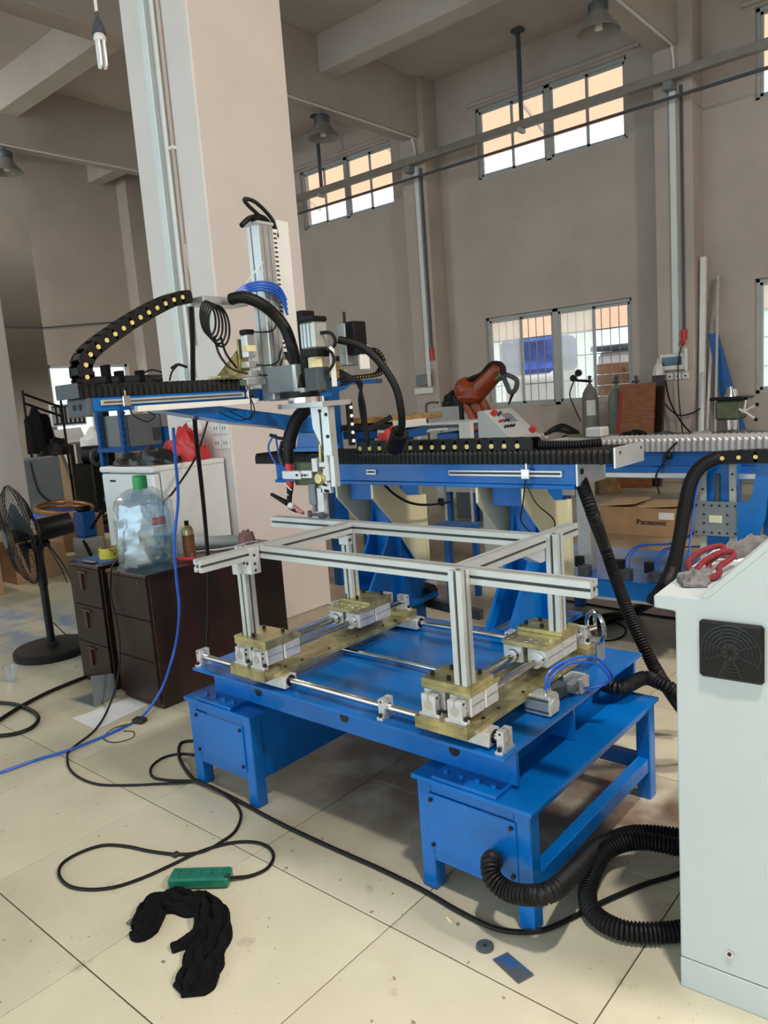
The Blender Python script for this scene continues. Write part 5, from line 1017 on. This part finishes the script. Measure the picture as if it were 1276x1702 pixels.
# ---------------------------------------------------------------- pillar fittings
db = thing('distribution_box', 'white distribution box with blue window on the right pillar', 'distribution box', (-3.75, 10.58, 1.6))
A0, A1 = (-3.948,10.580,1.774), (-3.586,10.580,1.557)
B().box(A0[0], A1[0], 10.53, 10.6, A1[2], A0[2], .008).obj('box', 'pwhite', db); B().box(A0[0]+.03, A1[0]-.06, 10.526, 10.532, A1[2]+.06, A0[2]-.04, .002).obj('window', 'screen', db); B().box(A1[0]-.02, A1[0]+.02, 10.5, 10.53, A1[2]-.02, A0[2]+.06, .004).obj('door', 'pwhite', db)
for k in range(4):
    x = A0[0]-.03+k*.105; s_ = B().box(x, x+.09, 10.57, 10.6, A1[2]-.13, A1[2]-.04, .004).obj('socket', 'pwhite', db); B().box(x+.03, x+.06, 10.567, 10.571, A1[2]-.1, A1[2]-.075).obj('socket_hole', 'dgrey', s_)
pc = thing('pillar_conduit', 'white conduit and pipe running down the right pillar', 'conduit', (-3.7, 10.58, 1.9))
B().box(-3.78, -3.7, 10.56, 10.6, A0[2], 5.2, .004).obj('duct', 'plaster_cool', pc); B().cyl((-3.63, 10.58, 2.05), (-3.63, 10.58, 5.15), .018, 10).obj('pipe', 'dgrey', pc); B().cyl((-3.63, 10.58, 1.95), (-3.63, 10.58, 2.08), .04, 10).cyl((-3.63, 10.55, 1.9), (-3.63, 10.5, 1.92), .03, 8).obj('valve', 'red', pc)
B().tube([(-3.63, 10.53, 1.9), (-3.68, 10.5, 1.7), (-3.69, 10.5, 1.3), (-3.65, 10.5, .8), (-3.6, 10.5, .4)], .008, 6).tube([(-3.97, 10.55, 1.42), (-3.9, 10.5, 1.15), (-3.7, 10.48, .95), (-3.5, 10.5, .97), (-3.38, 10.55, 1.05)], .01, 6).tube([(-3.88, 10.55, 1.42), (-3.8, 10.48, 1.15), (-3.65, 10.4, .9), (-3.4, 10.2, .7), (-3.0, 9.6, .7)], .012, 6).obj('cable', 'rubber', pc)
lm = thing('meter_box', 'grey meter box on the left pillar beside the second window', 'meter box', (-8.0, 10.58, 1.7))
A0, A1 = (-8.202,10.580,1.811), (-7.916,10.580,1.626)
B().box(A0[0], A1[0], 10.53, 10.6, A1[2], A0[2], .01).obj('box', 'grey', lm); B().box(A1[0]-.01, A1[0]+.05, 10.5, 10.53, A1[2]-.02, A0[2]+.1, .004).obj('door', 'pwhite', lm); B().box(A0[0]-.05, A1[0]+.05, 10.54, 10.6, A1[2]-.14, A1[2]-.04, .004).obj('socket_row', 'pwhite', lm)
B().box(-7.98, -7.9, 10.56, 10.6, A0[2], 5.2, .004).obj('duct', 'plaster_cool', lm); B().cyl((-7.85, 10.58, 2.2), (-7.85, 10.58, 5.15), .018, 10).obj('pipe', 'dgrey', lm); B().cyl((-7.85, 10.58, 2.05), (-7.85, 10.58, 2.25), .04, 10).obj('valve', 'red', lm)
# leaning stock right of the pillar
for (n_, m_, p, q, w_, h_, lab) in (('pvc_pipe', 'pwhite', (-3.42, 10.55, 0), (-3.42, 10.75, 3.0), .07, .07, 'long white pipe leaning on the right pillar'),
    ('metal_strip', 'alu', (-3.32, 10.4, 0), (-3.36, 10.9, 2.2), .04, .05, 'tall aluminium strip leaning behind the drill press'),
    ('metal_strip', 'lgrey', (-3.2, 10.4, 0), (-3.28, 10.9, 2.75), .03, .06, 'tallest grey strip leaning against the wall'),
    ('metal_strip', 'alu', (-3.3, 10.2, 0), (-3.4, 10.6, 1.5), .05, .03, 'short aluminium strip leaning in front of the pillar')):
    B().obox(p, q, w_, h_, .003).obj(n_, m_, label=lab, cat='stock', loc=p)
B().prism('y', [(-3.38, 2.0), (-3.25, 2.0), (-2.83, .4), (-3.08, .4)], 10.75, 10.78).obj('blue_board', 'blue_far', label='tapered blue board leaning on the back wall', cat='board', loc=(-2.9, 10.76, .4))
B().box(-3.2, -2.5, 10.6, 10.8, 0, .4, .01).obj('panel_stand', 'grey', label='grey block under the blue panel', cat='block', loc=(-2.85, 10.7, 0))
# drill press on its bench
wb_ = thing('work_table', 'long dark work table carrying the drill press', 'table', (-2.4, 8.3, 0))
B().box(-4.3, -.9, 7.9, 8.7, .8, .84, .004).obj('table_top', 'dgrey', wb_)
for x in (-4.2, -1.0):
    for y in (7.98, 8.62): B().box(x-.03, x+.03, y-.03, y+.03, 0, .8, .003).obj('leg', 'blue_far', wb_)
dp = thing('drill_press', 'olive bench drill press with white handles on the work table', 'drill press', (-2.35, 8.2, .84))
B().box(-2.5, -2.2, 8.05, 8.4, .84, .88, .006).obj('base', 'olive', dp); B().cyl((-2.35, 8.32, .88), (-2.35, 8.32, 1.3), .035, 12).obj('column', 'chrome', dp)
B().box(-2.46, -2.24, 8.02, 8.36, 1.0, 1.2, .02).obj('head', 'olive', dp); B().box(-2.5, -2.18, 7.98, 8.38, 1.2, 1.23, .006).obj('belt_guard', 'black', dp); B().cyl((-2.35, 8.15, 1.23), (-2.35, 8.15, 1.33), .05, 14, .02).obj('pulley', 'chrome', dp)
B().cyl((-2.35, 8.12, .9), (-2.35, 8.12, 1.0), .03, 12).obj('chuck', 'chrome', dp)
for a in (.5, 1.7, 2.9, -.7): B().tube([(-2.24, 8.1, 1.08), (-2.2, 8.1-.02, 1.08), (-2.16+.1*math.cos(a), 8.06, 1.08+.13*math.sin(a))], .011, 6).sph((-2.16+.1*math.cos(a), 8.06, 1.08+.13*math.sin(a)), .02, 8, m=1).obj('feed_handle', ['pwhite', 'black'], dp)
for i, (x, w_, h_, m_, lab) in enumerate(((-3.35, .3, .09, 'black', 'black bag on the work table near the pillar'), (-3.0, .22, .06, 'dgrey', 'grey tool pile on the work table'), (-2.62, .18, .05, 'lgrey', 'pale tool heap beside the drill press'))):
    lump(B(), [(x-w_/2, 8.1, .841), (x, 8.15, .841), (x+w_/2, 8.1, .841)], [.05, .12, .04], [.03, h_, .03], 12, 50+i).obj('tool_pile', m_, label=lab, cat='tools', loc=(x, 8.1, .841))
gp = thing('grey_block', 'pale wedge shaped block on the second bellows before the gas cylinder', 'block', (-1.890,4.050,1.139))
a_ = (-1.931,4.020,1.143); B().box(a_[0], a_[0]+.1, 4.0, 4.1, 1.169, 1.225, .008).obj('block', 'lgrey', gp); B().obox((a_[0]-.12, 4.03, 1.18), (a_[0]+.02, 4.03, 1.18), .03, .014, .004).obj('handle', 'olive', gp)
# ---------------------------------------------------------------- trunking and lamps
tk = thing('cable_trunking', 'grey cable trunking with hanger rods along the back wall', 'trunking', (-6, 10.45, 5.25))
B().box(-13.9, 5.9, 10.4, 10.5, 5.2, 5.31, .004).obj('trunk', 'trunk', tk); B().cyl((-13.9, 10.42, 4.98), (5.9, 10.42, 4.98), .022, 10).obj('pipe', 'dgrey', tk)
for x in (-10.0, -5.87, -1.8): B().box(x-.025, x+.025, 10.42, 10.47, 5.31, 6.5, .003).box(x-.08, x+.08, 10.38, 10.5, 6.5, 6.548, .003).obj('hanger_rod', 'dgrey', tk); B().box(x-.03, x+.03, 10.35, 10.5, 5.14, 5.2, .003).obj('hanger_foot', 'lgrey', tk)
for x in (-8.02, -3.75): B().box(x-.06, x+.06, 10.42, 10.6, 5.1, 5.2, .003).obj('wall_bracket', 'grey', tk)
def high_bay(c, lab):
    t_ = thing('high_bay_lamp', lab, 'lamp', c, 'high bay lamps'); x, y, z = c
    B().lathe((x, y, z), [(.1, .2), (.13, .13), (.2, .05), (.235, 0), (.23, -.002), (.193, .045), (.124, .125), (.094, .195)], 28, close=False).obj('reflector', 'reflector', t_)
    B().lathe((x, y, z+.2), [(.1, 0), (.11, .02), (.11, .09), (.08, .11), (.03, .13)], 20).obj('housing', 'dgrey', t_); B().torus((x, y, z+.35), (0, 1, 0), .025, .006, 14, 6).obj('hook', 'dgrey', t_)
    B().cyl((x, y, z+.03), (x, y, z+.17), .045, 14, .03).obj('bulb', 'bulb', t_); return t_
high_bay((-3.83, 8.6, 5.27), 'bell shaped high bay lamp under the beam at upper right')
high_bay((-8.05, 8.54, 5.27), 'bell shaped high bay lamp hanging just right of the column')
high_bay((-12.05, 5.72, 5.27), 'bell shaped high bay lamp at the left edge under the beam')
for x, y0, y1 in ((-3.83, 7.0, 10.5), (-8.05, 6.5, 10.5), (-12.05, 5.5, 10.5)):
    t_ = thing('lamp_conduit', {-3.83: 'white conduit along the beam at upper right', -8.05: 'white conduit along the beam beside the column', -12.05: 'white conduit along the beam at the left'}[x], 'conduit', (x, 8.5, 5.62))
    B().tube([(x+.12, y0, 5.635), (x+.12, y1-.12, 5.635), (x+.12, y1, 5.6), (x+.12, y1+.06, 5.45), (x+.12, y1+.06, 5.3)], .016, 8, smooth=3).obj('pipe', 'pwhite', t_)
cf = thing('energy_lamp', 'white compact fluorescent lamp hanging at upper left', 'lamp', (-3.55, 2.24, 3.1))
cx_, cy_ = (-3.560,2.240,3.285)[0], 2.24; cz = (-3.568,2.240,3.186)[2]
for k in range(4):
    a = k*math.pi/2+.4; ox, oy = .017*math.cos(a), .017*math.sin(a); B().tube([(cx_+ox-.007, cy_+oy, cz+.115), (cx_+ox-.007, cy_+oy, cz+.012), (cx_+ox, cy_+oy, cz), (cx_+ox+.007, cy_+oy, cz+.012), (cx_+ox+.007, cy_+oy, cz+.115)], .0068, 8, smooth=3).obj('glass_tube', 'bulb', cf)
B().lathe((cx_, cy_, cz+.115), [(.028, 0), (.03, .015), (.026, .03), (.016, .04)], 20).obj('ballast', 'pwhite', cf); B().lathe((cx_, cy_, cz+.15), [(.034, 0), (.033, .015), (.024, .045), (.014, .065), (.008, .08)], 20).obj('lamp_holder', 'dgrey', cf)
B().torus((cx_, cy_, cz+.24), (0, 1, 0), .012, .003, 12, 6).obj('hook', 'dgrey', cf); B().cyl((cx_, cy_, cz+.25), (cx_, cy_, 6.54), .008, 8).obj('hanger_rod', 'pwhite', cf)
lump(B(), [(-4.5, 9.5, 0), (-4.35, 9.55, 0), (-4.18, 9.5, 0)], [.1, .2, .1], [.15, .3, .15], 12, 91).obj('orange_bag', 'packing', label='orange bag on the floor seen below the second beam', cat='bag', loc=(-4.35, 9.55, 0))
# ================================================================ BACKGROUND, LEFT
def carton_box(x0, x1, y0, y1, h, lab, m='card', flaps=True, name='carton'):
    c = thing(name, lab, 'carton', ((x0+x1)/2, (y0+y1)/2, 0)); B().box(x0, x1, y0, y1, 0, h, .004).obj('carton_body', m, c)
    if flaps:
        B().prism('y', [(x0, h), (x0-.06, h+.1), (x0-.055, h+.105), (x0+.006, h)], y0, y1).obj('flap', 'tan', c); B().prism('x', [(y0, h), (y0-.05, h+.12), (y0-.044, h+.124), (y0+.006, h)], x0, x1).obj('flap', 'tan', c)
    return c
c = carton_box(-7.75, -6.88, 2.3, 2.72, .48, 'brown carton at the left edge behind the fan', flaps=False)
B().box(-6.879, -6.876, 2.55, 2.68, .2, .3).obj('shipping_label', 'paper', c)
carton_box(-7.75, -7.15, 2.95, 3.45, .3, 'open brown carton with raised flaps behind the fan')
carton_box(-8.9, -8.3, 4.0, 4.5, .38, 'flat brown carton under the blue drill press', flaps=False)
c = carton_box(-10.3, -9.4, 4.5, 5.1, .14, 'brown carton below the blue hose coil', flaps=False)
hc = thing('hose_coil', 'coil of blue and orange hoses on a carton behind the fan', 'hose coil', (-9.9, 4.8, .14))
for k in range(5): B().torus((-9.9+.02*k, 4.8, .18+.04*k), (.06*k-.1, .05, 1), .36-.02*(k % 2), .024, 28, 8).obj('hose_turn', 'bluehose' if k < 3 else 'copper', hc)
d2 = thing('magnetic_drill', 'blue magnetic drill with black lever behind the drawers', 'drill', (-7.762,4.007,0.000))
o_ = Vector((-7.762,4.007,0.000))
B().box(o_.x-.15, o_.x+.15, o_.y-.1, o_.y+.1, 0, .22, .01).obj('base', 'lgrey', d2); B().box(o_.x-.1, o_.x+.08, o_.y-.09, o_.y+.09, .22, .5, .02).obj('body', 'blue_far', d2); B().box(o_.x-.07, o_.x+.05, o_.y-.07, o_.y+.07, .5, .56, .02).obj('cap', 'black', d2)
B().cyl((o_.x+.1, o_.y, .32), (o_.x+.28, o_.y+.05, .5), .014, 8).sph((o_.x+.28, o_.y+.05, .5), .035, 8).cyl((o_.x+.1, o_.y-.1, .2), (o_.x+.25, o_.y-.12, .06), .02, 8).obj('lever', 'black', d2)
gc = thing('grey_cabinet', 'grey metal cabinet beside the far left pillar', 'cabinet', (-11.6, 5.3, 0))
B().box(-11.95, -11.3, 5.0, 5.55, 0, .95, .006).obj('case', 'grey', gc); B().tube([(-11.29, 5.1, .9), (-11.28, 5.15, .5), (-11.28, 5.3, .3), (-11.28, 5.45, .28)], .012, 6).obj('cable', 'rubber', gc)
ch = thing('clothes_rack', 'dark rack hung with clothes beside the far left pillar', 'rack', (-12.0, 5.75, 0))
lump(B(), [(-12.0, 5.45, 1.0), (-12.0, 5.6, 1.0), (-12.0, 5.8, 1.0)], [.12, .2, .12], [.55, .7, .55], 14, 61, wr=.12).obj('jacket', 'blackcloth', ch)
for y in (5.5, 6.1): B().cyl((-12.1, y, 0), (-12.1, y, 2.0), .02, 8).obj('post', 'black', ch)
B().cyl((-12.1, 5.5, 1.95), (-12.1, 6.1, 1.7), .02, 8).cyl((-12.1, 5.5, 1.8), (-12.1, 6.1, 1.55), .02, 8).obj('hanger_bar', 'black', ch)
lump(B(), [(-11.95, 5.55, .95), (-11.9, 5.8, .95), (-11.95, 6.0, .95)], [.12, .2, .12], [.12, .25, .15], 12, 63, wr=.5).obj('tool_bag', 'black', ch)
def slab(b, q, th):
    q = [Vector(p) for p in q]; n_ = (q[1]-q[0]).cross(q[3]-q[0]).normalized()*th; v = [b.bm.verts.new(p) for p in q+[p-n_ for p in q]]
    for f in ((0, 1, 2, 3), (7, 6, 5, 4), (0, 4, 5, 1), (1, 5, 6, 2), (2, 6, 7, 3), (3, 7, 4, 0)): b.bm.faces.new([v[i] for i in f])
    return b
lb_ = thing('leaning_boards', 'pale boards leaning on the left wall below the panel', 'boards', (-13.6, 7.0, 0))
slab(B(), [(-14.15, 6.92, 1.3), (-14.15, 7.45, 1.32), (-13.1, 7.3, 0), (-13.1, 6.78, 0)], .03).obj('board', 'pwhite', lb_); slab(B(), [(-14.2, 6.5, 1.25), (-14.2, 6.9, 1.25), (-13.3, 6.75, 0), (-13.3, 6.35, 0)], .03).obj('board', 'tan', lb_)
ft = thing('frame_table', 'dark steel frame table with pale panel near the left wall', 'table', (-12.4, 6.6, 0))
for x, y in ((-12.8, 6.22), (-12.2, 6.22), (-12.8, 6.95), (-12.2, 6.95)): B().box(x-.03, x+.03, y-.03, y+.03, 0, 1.1, .003).obj('leg', 'maroon', ft)
B().box(-12.85, -12.15, 6.2, 7.0, 1.08, 1.12, .003).obj('table_top', 'pwhite', ft); B().box(-12.2, -12.17, 6.3, 6.95, .5, 1.08, .002).obj('side_panel', 'lgrey', ft)
pn = thing('wall_panel', 'framed dark mesh panel on the left wall', 'wall panel', (-14.25, 7.2, 1.4))
B().box(-14.3, -14.24, 6.95, 7.65, 1.38, 1.8, .006).obj('frame', 'pwhite', pn); B().box(-14.242, -14.236, 6.98, 7.62, 1.41, 1.77).obj('mesh_sheet', 'ink', pn)
for k in range(7): B().box(-14.237, -14.232, 6.99+k*.09, 7.03+k*.09, 1.44, 1.74).obj('mesh_bar', 'lgrey', pn)
# storage rack with machines behind the refrigerator
rk_ = thing('storage_rack', 'blue perforated storage rack behind the refrigerator', 'rack', (-9.6, 6.0, 0))
for x, y in ((-10.0, 5.55), (-10.0, 6.5), (-9.4, 5.55), (-9.4, 6.5)):
    p_ = B().box(x-.035, x+.035, y-.035, y+.035, 0, 1.62, .003).obj('upright', 'blue_far', rk_)
    for k in range(9): B().box(x+.0352, x+.0362, y-.01, y+.01, .75+k*.09, .79+k*.09).obj('slot_hole', 'ink', p_)
for z in (.3, 1.0): B().box(-10.05, -9.35, 5.5, 6.55, z, z+.06, .003).obj('shelf', 'blue_far', rk_)
B().box(-10.0, -9.36, 5.62, 6.12, 1.06, 1.5, .006).obj('grey_case', 'grey', rk_); B().box(-9.358, -9.34, 5.6, 6.46, .6, .98, .003).obj('wood_back', 'wood', rk_); B().box(-9.35, -9.345, 5.98, 6.1, 1.12, 1.3).obj('case_panel', 'dgrey', rk_)
B().box(-9.42, -9.3, 6.15, 6.5, 1.07, 1.3, .003).obj('blue_sheet', 'blue', rk_)
bt = thing('black_boom', 'dark horizontal boom with clamps seen above the arm bellows', 'boom', (-10.5, 6.2, 0))
BX = -10.5
B().cyl((BX, 5.78, 2.03), (BX, 7.08, 2.03), .06, 14).obj('boom_tube', 'dgrey', bt)
for y in (5.78, 6.04, 6.25, 6.6): B().box(BX-.08, BX+.08, y-.04, y+.04, 1.9, 2.16 if y != 6.04 else 2.25, .004).obj('clamp', 'black', bt)
B().box(BX-.05, BX+.05, 5.88, 5.98, 0, 1.98, .004).box(BX-.2, BX+.2, 5.73, 6.13, 0, .03, .003).obj('stand', 'black', bt)
B().obox((BX, 5.98, 1.25), (BX, 6.25, 1.55), .05, .05).obj('strut', 'black', bt)
B().tube([(BX+.04, 6.6, 2.1), (BX+.05, 6.8, 2.16), (BX+.05, 7.02, 2.08), (BX+.05, 6.87, 1.98), (BX+.05, 6.7, 2.08)], .012, 6).obj('cable_heap', 'rubber', bt)
mm = thing('machine_heap', 'black motor assembly with pale rags between the boom and rack', 'machine', (-11.4, 6.3, 0))
B().box(-11.8, -11.2, 6.0, 6.5, 0, .78, .02).obj('bench', 'black', mm); B().cyl((-11.5, 6.05, .92), (-11.25, 6.3, .92), .14, 16).obj('motor', 'black', mm); B().torus((-11.15, 6.08, .88), (1, .3, 0), .11, .038, 20, 8).obj('wheel', 'dgrey', mm)
lump(B(), [(-11.7, 6.15, 1.05), (-11.55, 6.3, 1.05), (-11.4, 6.42, 1.05)], [.08, .14, .08], [.12, .26, .14], 12, 72, wr=.4).obj('rag', 'pwhite', mm)
for i, (px, py, w_, m_, lab) in enumerate(((110, 805, .35, 'dgrey', 'dark metal plates piled near the leaning boards'), (125, 815, .3, 'black', 'black tools on the floor behind the hose coil'), (150, 800, .4, 'black', 'black flat tool lying left of the refrigerator'))):
    q = Vector((-11.001,5.331,0.000)) if i == 0 else Vector((-10.361,5.215,-0.000)) if i == 1 else Vector((-9.304,4.946,0.000))
    B().obox((q.x-w_/2, q.y-.1, .06), (q.x+w_/2, q.y+.25, .06), .3, .1, .01).obox((q.x-w_/2, q.y-.05, .16), (q.x+w_/3, q.y+.3, .14), .2, .05, .01).obj('metal_scrap', m_, label=lab, cat='scrap', loc=q)
ww = thing('wall_wire', 'thin wire sagging across the left wall', 'wire', (-14.28, 7, 2.6))
B().tube([(-14.270,6.042,3.237), (-14.270,6.911,3.234), (-14.270,7.753,3.308), (-14.270,9.531,3.474)], .012, 6).obj('wire', 'dgrey', ww)
# legs and clutter seen under the gantry beam
ub = thing('blue_bench', 'blue bench with stored parts seen under the gantry beam', 'bench', (-3.92, 6.5, 0))
B().box(-4.92, -3.32, 6.6, 7.2, .5, .55, .004).obj('table_top', 'blue_far', ub); B().box(-4.92, -3.32, 6.58, 6.62, .42, .5, .002).obj('edge_rail', 'lgrey', ub)
for x in (-4.82, -3.42):
    for y in (6.65, 7.15): B().box(x-.03, x+.03, y-.03, y+.03, 0, .5, .002).obj('leg', 'blue_far', ub)
lump(B(), [(-4.62, 6.9, .551), (-4.42, 6.9, .551), (-4.22, 6.9, .551)], [.1, .18, .1], [.15, .25, .1], 12, 81, wr=.4).obj('wrapped_part', 'greycloth', ub); B().box(-4.17, -3.82, 6.7, 7.1, .551, .75, .02).obj('blue_case', 'tarp', ub); B().box(-3.72, -3.42, 6.7, 7.1, .551, .7, .01).obj('black_case', 'black', ub)
st_ = thing('blue_stool', 'low blue steel stool behind the left gantry leg', 'stool', (-3.15, 4.3, 0))
B().box(-3.3, -3.0, 4.1, 4.5, .5, .54, .004).obj('seat', 'blue_far', st_)
for x in (-3.27, -3.03):
    for y in (4.13, 4.47): B().box(x-.02, x+.02, y-.02, y+.02, 0, .5, .002).obj('leg', 'blue_far', st_)
